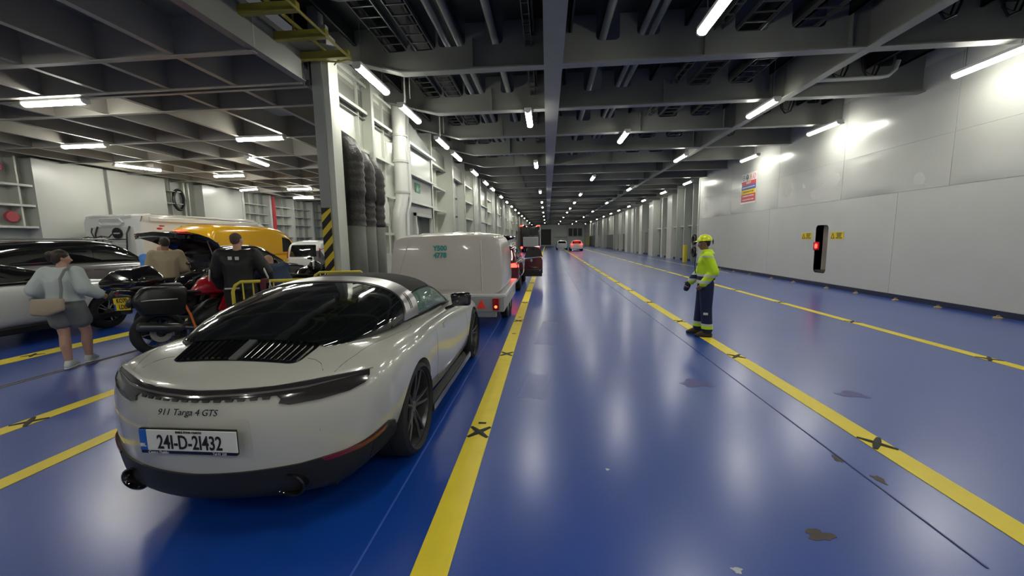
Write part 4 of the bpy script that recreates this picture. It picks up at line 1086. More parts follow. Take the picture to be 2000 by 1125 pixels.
# ---------------------------------------------------------------- simple road vehicles built from side profiles
def profile_z(pts, y):
    for a, b in zip(pts, pts[1:]):
        if a[0] <= y <= b[0]: return a[1]+(b[1]-a[1])*(y-a[0])/(b[0]-a[0])
    return pts[-1][1] if y > pts[-1][0] else pts[0][1]
def simple_car(root, L, W, belt, roof, m, sill=.25, axles=(.8, None), wr=.34, ww=.22, rim=.22, house_w=.80, level=2, end_k=.22, side_windows=(), rear_window=None, windscreen=None, glass=None, house_mat=None, m_rim=None, wheels=True, spokes=5):
    """belt: [(y,z)] deck line; roof: [(y,z)] greenhouse top line (first/last at belt)"""
    glass = glass or M_glass; h = W/2; S = []
    ys = sorted(set([0.0, .12, .35] + [L*t for t in (.2, .35, .5, .65, .8, .92)] + [L-.12, L]))
    for i, y in enumerate(ys):
        zb = profile_z(belt, y); f = 1.0
        if y < .05: f = .86
        elif y < .2: f = .95
        elif y > L-.05: f = .80
        elif y > L-.2: f = .90
        zs = sill+(.07 if y < .05 or y > L-.05 else 0)
        S.append(dict(y=y, rows=[(h*f*.86, zs), (h*f*.98, zs+.10), (h*f, zs+(zb-zs)*.5), (h*f*.99, zb-.12), (h*f*.90, zb)], top=[zb+.015, zb+.025, zb+.03], bot=zs, k=(end_k if i == 0 else (-end_k if i == len(ys)-1 else (end_k*.3 if i == 1 else 0)))))
    shell = cage(S, level); T = bvh_of(shell)
    ax = [(axles[0]), (axles[1] if axles[1] else L-.9)]
    me = cut_arches(shell, [(a, wr, wr+.05, h-.35, h+.3) for a in ax], m, M_well) if wheels else shell
    if not wheels: me.materials.clear()
    for p in me.polygons: p.use_smooth = True
    try: me.set_sharp_from_angle(angle=math.radians(38))
    except Exception: pass
    o = bpy.data.objects.new('body', me); me.materials.append(m); me.materials.append(M_well); link(o, root)
    T2 = None
    if roof:
        y0, y1 = roof[0][0], roof[-1][0]; S = []; n = 9
        yy = sorted(set([p[0] for p in roof]+[y0+(y1-y0)*t for t in (.1, .5, .9)]))
        for y in yy:
            zb = profile_z(belt, y)-.04; zt = profile_z(roof, y); dz = max(.03, zt-zb); hw = h*.90; ht = h*.90-(h*.90-h*house_w)*min(1, dz/.4)
            S.append(dict(y=y, rows=[(hw, zb), (hw*.99, zb+dz*.15), (hw+(ht-hw)*.5, zb+dz*.5), (ht, zb+dz*.85), (ht*.86, zb+dz*.97)], top=[zb+dz*1.0, zb+dz*1.01, zb+dz*1.015], bot=zb, k=(.06 if y == yy[0] else (-.10 if y == yy[-1] else 0))))
        sh2 = cage(S, level); T2 = bvh_of(sh2)
        meshobj('roof', sh2, house_mat or m, root, True, 60)
        for s in (1, -1):
            mp = side_map(T2, s)
            for w in side_windows: patch('side_window', w, mp, glass, root, .12, .008, .004, round_=.04)
        if rear_window: patch('rear_window', rear_window, rear_map(T2), glass, root, .12, .008, .004, round_=.05)
        if windscreen: patch('windscreen', windscreen, top_map(T2), glass, root, .12, .008, .004, round_=.04)
    if wheels:
        for a in ax:
            for s in (1, -1): wheel(root, (s*(h-ww/2-.01), a, wr), wr, ww, rim, s, spokes, m_rim)
    return T, T2

M_silver = mat('silver_paint', (0.32, 0.33, 0.33), 0.2, metal=0.5, coat=0.7)
M_bpaint = mat('black_paint', (0.008, 0.007, 0.009), 0.12, coat=0.8)
M_vany = mat('van_yellow', (0.78, 0.42, 0.01), 0.22, coat=0.5)
M_maroon = mat('dark_red_paint', (0.075, 0.003, 0.007), 0.15, coat=0.8)
M_rimg = mat('rim_grey', (0.25, 0.25, 0.25), 0.3, metal=0.8)
# white crossover, front to the far end
c = empty('white_crossover', 'white crossover car parked nearest on the left, behind the walking woman', 'car', (-9.92, 3.35, 0))
W_ = [[(1.0, 1.12), (1.75, 1.10), (1.72, 1.44), (1.05, 1.40)], [(1.85, 1.10), (3.05, 1.12), (2.65, 1.36), (1.82, 1.45)]]
T, T2 = simple_car(c, 4.8, 1.9, [(0, .98), (1.0, 1.06), (3.3, 1.05), (3.6, 1.06), (4.5, .93), (4.8, .80)], [(.35, 1.03), (.8, 1.40), (1.5, 1.52), (2.2, 1.50), (2.8, 1.36), (3.45, 1.07)], M_white, sill=.30, axles=(.95, 3.9), wr=.36, side_windows=W_, windscreen=[(-.6, 2.75), (.6, 2.75), (.7, 3.35), (-.7, 3.35)], m_rim=M_rimg, house_mat=M_bpaint)
b = MB(); b.box(.90, .97, .4, 4.3, .22, .34, bev=.02); b.obj('side_cladding', M_black, c)
line_on('chrome_trim', [(1.0, 1.085), (3.2, 1.085)], side_map(T2, 1), .015, M_chrome, c, .012)
for yy in (2.0, 2.9): patch('door_handle', [(yy, .93), (yy+.2, .93), (yy+.2, .96), (yy, .96)], side_map(T, 1), M_chrome, c, .1, .015, .015)
line_on('door_seam', [(1.9, 1.0), (1.9, .4)], side_map(T, 1), .01, M_seam, c); line_on('door_seam', [(3.0, 1.0), (3.05, .4)], side_map(T, 1), .01, M_seam, c)
patch('headlamp', [(4.35, .80), (4.68, .76), (4.65, .68), (4.35, .72)], side_map(T, 1), M_glass, c, .06, .01, .006)
b = MB(); b.hull([((1.02, 3.0, 1.10), (.1, .05, .07)), ((.93, 3.05, 1.08), (.04, .05, .04))]); b.obj('door_mirror', M_white, c, True)
# large silver SUV
c = empty('silver_suv', 'large silver estate SUV with dark windows and roof rails behind the white crossover', 'car', (-12.6, 7.0, 0))
W_ = [[(.35, 1.32), (1.15, 1.32), (1.15, 1.70), (.5, 1.70)], [(1.25, 1.32), (2.15, 1.32), (2.12, 1.71), (1.27, 1.71)], [(2.25, 1.32), (3.42, 1.32), (3.02, 1.68), (2.25, 1.71)]]
T, T2 = simple_car(c, 5.0, 2.0, [(0, 1.2), (.3, 1.28), (3.4, 1.27), (3.7, 1.25), (4.7, 1.12), (5.0, .95)], [(.08, 1.25), (.35, 1.76), (1.2, 1.85), (2.4, 1.85), (2.95, 1.78), (3.65, 1.26)], M_silver, sill=.35, axles=(.95, 4.0), wr=.39, side_windows=W_, windscreen=[(-.65, 3.05), (.65, 3.05), (.72, 3.5), (-.72, 3.5)], m_rim=M_rimg, house_mat=M_bpaint)
for s in (1, -1):
    b = MB(); b.tube([(s*.74, .5, 1.80), (s*.74, .65, 1.87), (s*.74, 2.7, 1.86), (s*.74, 2.85, 1.79)], .018, 8); b.obj('roof_rail', M_silver, c, True)
line_on('side_crease', [(.1, 1.12), (4.6, 1.03)], side_map(T, 1), .02, M_chrome, c, .004)
for yy in (1.9, 3.0): patch('door_handle', [(yy, 1.07), (yy+.22, 1.07), (yy+.22, 1.11), (yy, 1.11)], side_map(T, 1), M_silver, c, .1, .015, .02)
# black car with its tailgate up
c = empty('black_hatchback', 'black car with raised tailgate behind the men and motorcycles', 'car', (-9.85, 9.75, 0))
T, T2 = simple_car(c, 4.6, 1.9, [(0, .95), (.3, 1.0), (3.3, 1.02), (3.6, 1.0), (4.6, .8)], [(.45, 1.0), (.75, 1.58), (1.4, 1.66), (2.2, 1.64), (3.3, 1.03)], M_bpaint, sill=.28, axles=(.85, 3.7), wr=.35, side_windows=[[(.95, 1.08), (1.9, 1.08), (1.9, 1.5), (1.0, 1.5)], [(2.0, 1.08), (2.95, 1.08), (2.5, 1.48), (2.0, 1.5)]], m_rim=M_rimg)
b = MB()
# tailgate: curved slab from the hinge back and up to the tip
prof = [(.75, 1.60), (.45, 1.80), (.1, 1.96), (-.3, 2.05), (-.62, 2.02)]
bm = b.bm; L_ = []
for i, (y, z) in enumerate(prof):
    hw = (.62, .80, .86, .84, .62)[i]; row = []
    for k, f in enumerate((-1, -.7, 0, .7, 1)):
        row.append((bm.verts.new((f*hw, y+.10*(abs(f)**2)*(1 if i > 2 else 0), z-.10*abs(f)**3)), bm.verts.new((f*hw*.97, y+.10*(abs(f)**2)*(1 if i > 2 else 0), z-.10*abs(f)**3-.09))))
    L_.append(row)
for i in range(4):
    for k in range(4):
        for q in (0, 1): bm.faces.new((L_[i][k][q], L_[i][k+1][q], L_[i+1][k+1][q], L_[i+1][k][q]))
for i in range(4):
    for k in (0, 4): bm.faces.new((L_[i][k][0], L_[i][k][1], L_[i+1][k][1], L_[i+1][k][0]))
for i in (0, 4):
    for k in range(4): bm.faces.new((L_[i][k][0], L_[i][k+1][0], L_[i][k+1][1], L_[i][k][1]))
tg = b.obj('tailgate', M_bpaint, c, True, 50)
b = MB(); b.prism([(-.5, .12), (.5, .12), (.42, .6), (-.42, .6)], 'z', 1.70, 1.705); 
for v in b.bm.verts: v.co.z = v.co.z + (.6-v.co.y)*.42-.06
b.obj('tailgate_glass', M_glass, tg)
for s in (1, -1):
    b = MB(); b.hull([((s*.72, -.36, 1.965), (.09, .05, .02)), ((s*.55, -.46, 1.98), (.06, .03, .02))]); b.obj('gate_lamp', M_redlens, tg, True)
    b = MB(); b.cyl((s*.70, .45, 1.02), (s*.72, .15, 1.86), .012); b.obj('gas_strut', M_metal, c, True)
b = MB(); b.hull([((.25, -.1, 2.055), (.22, .05, .012))]); b.obj('brake_light', M_redglow, tg, True)
b = MB(); b.hull([((.80, .10, .98), (.05, .05, .05)), ((.86, .24, 1.20), (.04, .06, .05))]); b.obj('tail_lamp', M_redglow, c, True)
b = MB(); b.hull([((-.80, .10, .98), (.05, .05, .05)), ((-.86, .24, 1.20), (.04, .06, .05))]); b.obj('tail_lamp', M_redlens, c, True)
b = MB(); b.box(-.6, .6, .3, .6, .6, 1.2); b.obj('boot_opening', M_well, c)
# yellow high-roof van
c = empty('yellow_van', 'bright yellow high roof panel van parked beyond the black car', 'van', (-12.65, 12.9, 0))
T, T2 = simple_car(c, 5.9, 2.05, [(0, 1.2), (4.6, 1.2), (5.0, 1.15), (5.9, .95)], [(.0, 1.2), (.10, 2.25), (.6, 2.40), (3.6, 2.40), (4.3, 2.2), (5.2, 1.22)], M_vany, sill=.38, axles=(1.1, 4.9), wr=.37, house_w=.82, end_k=.06, side_windows=[[(3.75, 1.3), (4.7, 1.3), (4.35, 1.85), (3.85, 1.95)]], m_rim=M_rimg)
mp = side_map(T2, 1)
line_on('panel_groove', [(.25, 1.5), (1.8, 1.5), (1.8, 2.2), (.25, 2.2), (.25, 1.5)], mp, .02, mat('van_groove', (0.35, 0.19, 0.01), 0.4), c, -.001)
line_on('panel_groove', [(1.95, 1.35), (3.5, 1.35), (3.5, 2.22), (1.95, 2.22), (1.95, 1.35)], mp, .02, mat('van_groove', (0, 0, 0)), c, -.001)
patch('sliding_rail', [(.3, 1.42), (2.0, 1.42), (2.0, 1.45), (.3, 1.45)], mp, M_vany, c, .3, .02, .02)
for s in (1, -1): patch('rear_door', [(s*.03, 1.3), (s*.72, 1.3), (s*.66, 2.15), (s*.03, 2.2)], rear_map(T2), M_vany, c, .15, .01, .008, round_=.06)
patch('tail_lamp', [(.86, 1.25), (.90, 1.25), (.88, 1.75), (.85, 1.75)], rear_map(T2), M_redlens, c, .1, .01, .01)
# small white van
c = empty('small_white_van', 'small white van with glazed tailgate seen beside the striped pillar', 'van', (-9.70, 14.9, 0))
T, T2 = simple_car(c, 4.4, 1.62, [(0, 1.05), (3.4, 1.0), (3.7, 1.0), (4.4, .8)], [(.0, 1.05), (.16, 1.68), (.5, 1.78), (2.2, 1.78), (2.7, 1.70), (3.5, 1.02)], M_white, sill=.3, axles=(.8, 3.6), wr=.32, house_w=.82, end_k=.05,
    side_windows=[[(.45, 1.12), (1.2, 1.12), (1.2, 1.55), (.5, 1.55)], [(1.4, 1.12), (2.3, 1.12), (2.3, 1.55), (1.4, 1.55)]], rear_window=[(-.58, 1.13), (.56, 1.13), (.50, 1.60), (-.52, 1.60)])
for s in (1, -1): patch('tail_lamp', [(s*.64, 1.00), (s*.73, 1.00), (s*.70, 1.55), (s*.64, 1.5)], rear_map(T2), M_redlens, c, .08, .015, .012)
# white camper roof beyond
c = empty('white_camper', 'white camper van with dark roof window rising behind the small white van', 'van', (-10.6, 21.4, 0))
simple_car(c, 5.2, 1.95, [(0, 1.2), (4.0, 1.2), (5.2, .9)], [(.0, 1.2), (.12, 2.0), (.5, 2.15), (3.0, 2.15), (3.6, 1.9), (4.3, 1.2)], M_white, sill=.35, axles=(1, 4.3), wr=.35, house_w=.84, end_k=.04, rear_window=[(-.70, 1.85), (.70, 1.85), (.66, 1.98), (-.66, 1.98)])
# motorhome
c = empty('motorhome', 'long white motorhome with bicycle rack on its rear, against the white wall panels', 'motorhome', (-15.2, 12.7, 0))
b = MB(); b.prism([(0.0, .45), (6.2, .45), (7.2, .6), (7.4, 1.2), (6.6, 2.0), (5.9, 2.65), (5.4, 2.8), (.35, 2.8), (.08, 2.72), (0, 2.5)], 'x', -1.1, 1.1)
bmesh.ops.bevel(b.bm, geom=[e for e in b.bm.edges if abs(e.verts[0].co.x-e.verts[1].co.x) < .01], offset=.07, segments=3, affect='EDGES', profile=.5, clamp_overlap=True)
b.obj('body', M_white, c, True, 30)
b = MB(); b.box(-.85, .85, -.03, .02, 1.2, 2.35, bev=.02); b.obj('rear_panel', mat('panel_cream', (0.6, 0.6, 0.56), 0.3), c)
b = MB(); b.tube([(-.4, -.08, 2.5), (-.3, -.1, 2.62), (.4, -.1, 2.62), (.5, -.08, 2.5), (.4, -.1, 2.40), (-.3, -.1, 2.40)], .035, 8, closed=True); b.obj('light_bar', M_white, c, True)
b = MB(); b.box(-.8, .8, -.06, 0.0, 2.66, 2.74, bev=.02); b.obj('rear_trim', M_white, c)
b = MB(); b.lathe([(0, -.03), (.19, -.03), (.19, 0), (0, 0)], 'y', (.24, -.06, 2.12), 24); d_ = b.obj('round_badge', M_black, c)
text('camper', .085, M_wprint, d_, (.24, -.095, 2.12), (PI/2, 0, 0), bold=.002)
b = MB()
for s in (-1, 1): b.tube([(s*.62+.1, -.05, 2.35), (s*.60+.1, -.16, 2.1), (s*.58+.1, -.18, 1.7), (s*.58+.1, -.22, 1.3)], .025, 8)
for z in (1.35, 1.9): b.cyl((-.5, -.2, z), (.72, -.2, z), .018, n=8)
b.obj('rack_frame', M_black, c, True)
b = MB(); b.tube([(-.9, -.24, 1.95), (-.7, -.24, 2.0), (-.45, -.24, 1.95), (-.2, -.24, 2.02), (.1, -.24, 1.98), (.2, -.22, 2.08)], .022, 6); b.tube([(-.45, -.24, 1.95), (-.55, -.24, 2.15), (-.5, -.24, 2.3)], .018, 6); b.tube([(-.2, -.24, 2.02), (-.1, -.24, 1.6), (-.4, -.24, 1.5), (-.45, -.24, 1.95)], .016, 6)
tag(b.obj('bicycle', M_black, None, True), 'dark bicycle strapped to the rear rack of the motorhome', 'bicycle'); bike_o = bpy.data.objects['bicycle']; bike_o.location = (-15.2, 12.7, 0)
b = MB(); b.box(1.1, 1.16, .3, 5.6, 2.52, 2.68, bev=.02); b.obj('awning', M_white, c)
b = MB(); b.box(1.095, 1.11, 1.5, 2.4, 1.9, 2.4, bev=.01); b.obj('side_window', mat('window_grey', (0.10, 0.10, 0.095), 0.2), c)
b = MB(); b.box(1.095, 1.11, 3.2, 4.6, 1.75, 2.35, bev=.01); b.obj('side_window', M_glass, c)
b = MB(); b.ball((1.105, .65, 2.28), (.01, .12, .04)); b.ball((1.105, .75, 2.38), (.01, .12, .03)); b.obj('red_emblem', M_signred, c, True)
for a in (1.6, 5.9):
    for s in (1, -1): wheel(c, (s*.95, a, .34), .34, .22, .2, s, 5, M_rimg)
# maroon estate with open door ahead of the trailer
c = empty('maroon_estate', 'dark red estate car with its driver door swung open, ahead of the trailer', 'car', (-1.80, 12.3, 0))
T, T2 = simple_car(c, 4.6, 1.84, [(0, .98), (.3, 1.0), (3.2, .98), (3.6, .96), (4.6, .75)], [(.15, 1.0), (.45, 1.42), (1.0, 1.5), (2.2, 1.49), (3.3, .99)], M_maroon, sill=.27, axles=(.85, 3.65), wr=.33, side_windows=[[(.6, 1.05), (1.6, 1.05), (1.6, 1.38), (.75, 1.38)], [(1.7, 1.05), (2.7, 1.05), (2.25, 1.38), (1.7, 1.4)]], rear_window=[(-.6, 1.08), (.6, 1.08), (.52, 1.36), (-.52, 1.36)], m_rim=M_rimg)
for s in (1, -1): patch('tail_lamp', [(s*.62, .80), (s*.88, .80), (s*.86, .95), (s*.62, .92)], rear_map(T), M_redglow if s == 1 else M_redlens, c, .08, .015, .012)
for s in (1, -1): b = MB(); b.cyl((s*.62, .5, 1.56), (s*.62, 2.4, 1.56), .02); b.box(s*.62-.02, s*.62+.02, .7, .8, 1.45, 1.56); b.box(s*.62-.02, s*.62+.02, 2.1, 2.2, 1.45, 1.56); b.obj('roof_rail', M_chrome, c, True)
b = MB(); b.prism([(.30, 0.0), (.34, .55), (.95, .62), (1.0, .50), (1.0, 0.02)], 'y', -.03, .03)
for v in b.bm.verts: v.co.z -= 0.0
dr = b.obj('door', M_maroon, c); dr.location = (.62, 2.45, .40)
b = MB(); b.box(.32, .98, -.035, .035, -.10, .18, bev=.02); b.obj('door_sill', M_black, dr)
b = MB(); b.prism([(.36, .60), (.5, .98), (.88, .98), (.96, .64)], 'y', -.012, .012); b.obj('door_glass', M_glass, dr)
b = MB(); b.tube([(.34, 0, .6), (.48, 0, 1.0), (.9, 0, 1.0), (.98, 0, .62)], .022, 6); b.obj('door_frame', M_maroon, dr, True)
b = MB(); b.tube([(.5, -.04, .30), (.62, -.05, .24), (.85, -.05, .25)], .012, 6); b.obj('door_pull', M_chrome, dr, True)
b = MB(); b.ball((.58, -.04, .5), (.045, .012, .06)); b.ball((.9, -.04, .12), (.02, .01, .02)); b.obj('speaker_trim', M_metal, dr, True)
b = MB(); b.hull([((.1, .9, 1.74), (.45, .5, .09)), ((.1, 1.6, 1.72), (.42, .5, .08))]); tag(b.obj('roof_box', M_bpaint, None, True), 'black roof box on the dark red estate car', 'roof box'); bpy.data.objects['roof_box'].location = (-1.6, 12.6, 0.0)
# coach further up the lane
c = empty('coach', 'tall dark coach with red tail lights far up the left lane', 'coach', (-2.25, 52, 0))
b = MB(); b.box(-1.3, 1.3, 0, 12, .45, 3.55, bev=.12); b.obj('body', mat('coach_dark', (0.03, 0.012, 0.015), 0.15, coat=.6), c, True, 40)
b = MB(); b.box(-1.1, 1.1, -.02, .02, 2.2, 3.3, bev=.02); b.obj('rear_window', M_glass, c)
b = MB(); b.box(-.9, 1.1, -.04, .02, .75, 2.0, bev=.02)
lv = b.obj('engine_panel', mat('coach_panel', (0.5, 0.5, 0.48), 0.4), c)
for k in range(6): MB().box(-.8, 1.0, -.06, -.035, .85+k*.19, .90+k*.19).obj('louvre', mat('louvre_dark', (0.15, 0.15, 0.15), 0.4), lv)
for s in (1, -1):
    MB().box(s*1.1-.18, s*1.1+.18, -.05, .02, 3.36, 3.5, bev=.01).obj('top_lamp', M_redglow, c)
    b = MB(); b.lathe([(0, -.05), (.16, -.05), (.16, .02), (0, .02)], 'y', (s*1.12, 0, .62), 16); b.obj('tail_lamp', M_redglow, c)
    wheel(c, (s*1.15, 3, .5), .5, .28, .3, s, 5, M_rimg); wheel(c, (s*1.15, 9, .5), .5, .28, .3, s, 5, M_rimg)
b = MB(); b.box(1.28, 1.36, -.04, .3, .5, 3.5); b.obj('side_edge', M_white, c)
# far hatchback with lights on
c = empty('far_hatchback', 'small pale hatchback with bright red tail lights at the far end', 'car', (3.95, 54, 0))
T, T2 = simple_car(c, 4.0, 1.7, [(0, .92), (3.2, .9), (4.0, .75)], [(.05, .95), (.3, 1.38), (.8, 1.46), (1.9, 1.44), (2.9, .95)], M_white, sill=.27, axles=(.7, 3.2), wr=.31, rear_window=[(-.6, 1.02), (.6, 1.02), (.5, 1.33), (-.5, 1.33)])
for s in (1, -1):
    b = MB(); b.hull([((s*.66, -.02, .92), (.16, .05, .10))]); b.obj('tail_lamp', M_redglow, c, True)
MB().box(-.4, .4, -.02, .06, 1.36, 1.42).obj('brake_light', M_redglow, c)
c = empty('far_estate', 'small pale car standing left of the far red-lit hatchback', 'car', (2.2, 60, 0))
simple_car(c, 4.2, 1.7, [(0, .92), (3.2, .9), (4.2, .75)], [(.05, .95), (.3, 1.38), (.8, 1.46), (1.9, 1.44), (2.9, .95)], M_white, sill=.27, axles=(.7, 3.3), wr=.31, rear_window=[(-.6, 1.02), (.6, 1.02), (.5, 1.33), (-.5, 1.33)])

# ---------------------------------------------------------------- white covered trailer
c = empty('covered_trailer', 'white moulded box trailer hitched in front of the pale grey sports car', 'trailer', (-1.95, 7.35, 0))
S = []
def ts(y, hw, z0, z1, crown, k=0, dy=(0,)*5):
    S.append(dict(y=y, rows=[(hw, z0), (hw*.985, z0+(z1-z0)*.3), (hw*.965, z0+(z1-z0)*.66), (hw*.94, z1-.10), (hw*.85, z1)], top=[z1+crown*.5, z1+crown*.9, z1+crown], bot=z0, k=k, dy=dy))
ts(0.0, 1.10, .66, 1.75, .03, .03, (0, .04, .09, .13, .17)); ts(.015, 1.11, .655, 1.755, .03, .02, (0, .04, .09, .13, .17)); ts(.09, 1.125, .655, 1.77, .03, .01, (0, .03, .07, .11, .15)); ts(.5, 1.13, .65, 1.80, .05); ts(1.4, 1.13, .65, 1.82, .05); ts(2.1, 1.12, .65, 1.74, .05); ts(2.7, 1.0, .65, 1.45, .04); ts(2.95, .85, .66, 1.1, .02, -.2)
sh = cage(S, 3); TT = bvh_of(sh); meshobj('hood', sh, M_cream, c, True, 60)
mp = rear_map(TT)
patch('rear_flap', [(-.74, .74), (.62, .74), (.55, 1.66), (-.68, 1.66)], mp, M_cream, c, .08, .012, .016, round_=.06)
for k, (x0, x1) in enumerate(((-.95, -.80), (.68, .90))):
    line_on('rib', [(x0*1.04, .72), (x1*.92 if k == 0 else x0*1.0, 1.68)], mp, .03, M_cream, c, .012)
for x in (-.55, .1, .5):
    line_on('roof_rib', [(x, .3), (x*1.1, 1.0), (x*1.05, 2.0)], top_map(TT), .06, M_cream, c, .012)
text('Y500', .135, M_teal, c, (-.10, mp(-.1, 1.50)[0].y-.024, 1.535), (PI/2-.12, 0, 0), sx=.95, bold=.004)
text('4778', .135, M_teal, c, (-.10, mp(-.1, 1.38)[0].y-.024, 1.40), (PI/2-.12, 0, 0), sx=.95, bold=.004)
b = MB(); b.box(-1.17, 1.17, -.05, 2.9, .60, .67, bev=.02); b.obj('rim_rail', M_white, c)
b = MB(); b.box(-1.12, 1.12, .0, 2.8, .32, .60); b.obj('chassis', mat('galvanised', (0.42, 0.42, 0.40), 0.4, metal=.5), c)
b = MB(); b.box(-1.15, 1.10, -.06, 0.0, .33, .60, bev=.01); b.obj('light_board', mat('board_grey', (0.36, 0.36, 0.35), 0.4), c)
b = MB(); b.box(-1.0, .98, -.04, .04, .22, .34, bev=.01); b.obj('bumper_beam', mat('galvanised', (0, 0, 0)), c)
for s in (1, -1):
    b = MB(); b.box(s*.98-.065, s*.98+.065, -.10, -.06, .36, .59, bev=.015); b.obj('tail_lamp', M_redlens, c)
    b = MB(); b.ball((s*.98, -.102, .43), (.03, .01, .03)); b.obj('lamp_glow', mat('lamp_orange', (1, .35, .1), .3, emit=.8, ecol=(1, .3, .1)), c, True)
    b = MB(); b.prism([(s*.70-.09, .40), (s*.70+.09, .40), (s*.70, .56)], 'y', -.075, -.06); b.obj('reflector_triangle', mat('reflector_red', (0.8, 0.05, 0.03), 0.3, emit=.05, ecol=(1, .05, .03)), c)  # reflector is no lamp; a faint red glow is put into its colour
    for y in (1.15, 1.75):
        wheel(c, (s*1.02, y, .29), .29, .16, .17, s, 5, M_metal)
    b = MB(); b.tube([(s*1.03, .80, .35), (s*1.03, .9, .58), (s*1.03, 1.15, .63), (s*1.03, 1.75, .63), (s*1.03, 2.0, .58), (s*1.03, 2.1, .35)], .035, 8); b.obj('mudguard', M_black, c, True)
b = MB(); b.box(-.3, .3, -.075, -.06, .42, .55); b.obj('plate_holder', M_black, c)
b = MB(); b.tube([(0, 2.8, .45), (0, 4.3, .45)], .05, 8); b.cyl((0.1, 4.0, 0), (0.1, 4.0, .45), .03); b.obj('drawbar', mat('galvanised', (0, 0, 0)), c, True)
# ---------------------------------------------------------------- people
def hullM(b, balls, M, sub=2):
    """hull of ellipsoids given in a local frame M"""
    old = set(b.bm.verts); b.hull(balls, sub)
    for v in b.bm.verts:
        if v not in old: v.co = M @ v.co
def hand(b, w, d, n, side, curl=0.5, s=1.0):
    """palm, four fingers and a thumb from wrist w along d, palm facing n"""
    d = d.normalized(); n = (n-d*n.dot(d)).normalized(); t = d.cross(n)*side   # towards the thumb
    pc = w+d*.045*s
    b.hull([(w, (.024*s,)*3), (w+d*.085*s+t*.028*s, (.014*s,)*3), (w+d*.08*s-t*.030*s, (.013*s,)*3)], 1)
    for i, (off, L) in enumerate(((.030, .072), (.010, .080), (-.011, .074), (-.031, .058))):
        p = w+d*.08*s+t*off*s; dd = d.copy(); ch = [(p, .0095*s)]
        for k, f in enumerate((.42, .32, .26)):
            a = curl*(0.5+.35*k); dd = (dd*math.cos(a)+n*math.sin(a)).normalized(); p = p+dd*L*f*s; ch.append((p, (.009-.0008*k)*s))
        b.chain(ch, 1)
    p = w+d*.02*s+t*.02*s; ch = [(p, .013*s)]; dd = (d*.6+t*.75+n*.2).normalized()
    for k, L in enumerate((.035, .03, .024)):
        p = p+dd*L*s; ch.append((p, (.0115-.001*k)*s)); dd = (dd+d*.35+n*.2).normalized()
    b.chain(ch, 1)
def head_shape(b, M, s):
    q = lambda *a: Vector(a)*s
    hullM(b, [(q(0, -.012, .035), (.073*s, .088*s, .083*s)), (q(0, .02, .0), (.064*s, .07*s, .07*s)), (q(0, .048, -.075), (.026*s, .022*s, .02*s)), (q(0, -.01, -.03), (.058*s, .06*s, .05*s))], M)
    hullM(b, [(q(0, .086, .012), (.007*s, .006*s, .006*s)), (q(0, .108, -.022), (.009*s, .008*s, .008*s)), (q(.012, .090, -.024), (.008*s, .008*s, .006*s)), (q(-.012, .090, -.024), (.008*s, .008*s, .006*s))], M, 1)
    for sx in (-1, 1):
        hullM(b, [(q(sx*.072, -.004, .015), (.007*s, .014*s, .018*s)), (q(sx*.074, -.002, -.015), (.006*s, .010*s, .014*s))], M, 1)
        hullM(b, [(q(sx*.014, .080, .030), (.008*s, .008*s, .006*s)), (q(sx*.045, .070, .030), (.008*s, .008*s, .006*s))], M, 1)
        hullM(b, [(q(sx*.018, .074, -.045), (.012*s, .010*s, .007*s)), (q(0, .083, -.047), (.012*s, .008*s, .008*s))], M, 1)
def slice_shell(me, z0, z1, off, name, m, parent, keep=None):
    bm = bmesh.new(); bm.from_mesh(me)
    for z, no in ((z0, (0, 0, -1)), (z1, (0, 0, 1))):
        bmesh.ops.bisect_plane(bm, geom=bm.verts[:]+bm.edges[:]+bm.faces[:], plane_co=(0, 0, z), plane_no=no, clear_outer=True)
    if keep: bmesh.ops.delete(bm, geom=[f for f in bm.faces if not keep(f.calc_center_median())], context='FACES')
    bm.normal_update(); nn = {v: v.normal.copy() for v in bm.verts}; top = bm.faces[:]; ed = [e for e in bm.edges if e.is_boundary]; new = {}
    for v in list(bm.verts): new[v] = bm.verts.new(v.co+nn[v]*-.004); v.co += nn[v]*off
    for e in ed:
        a, c = e.verts; bm.faces.new((a, c, new[c], new[a]))
    me2 = bpy.data.meshes.new(name); bmesh.ops.recalc_face_normals(bm, faces=bm.faces[:]); bm.to_mesh(me2); bm.free()
    return meshobj(name, me2, m, parent, True, 60)
STAND = dict(pelvis=(0, 0, .95), waist=(0, 0, 1.10), chest=(0, .0, 1.28), neck=(0, -.01, 1.47), head=(0, .02, 1.61),
             shL=(-.18, 0, 1.41), shR=(.18, 0, 1.41), elL=(-.24, -.02, 1.14), elR=(.24, -.02, 1.14), wrL=(-.25, .05, .90), wrR=(.25, .05, .90),
             hipL=(-.09, 0, .92), hipR=(.09, 0, .92), knL=(-.10, .02, .50), knR=(.10, .02, .50), anL=(-.10, 0, .09), anR=(.10, 0, .09), hyaw=0, hpitch=0, feetdir=0)
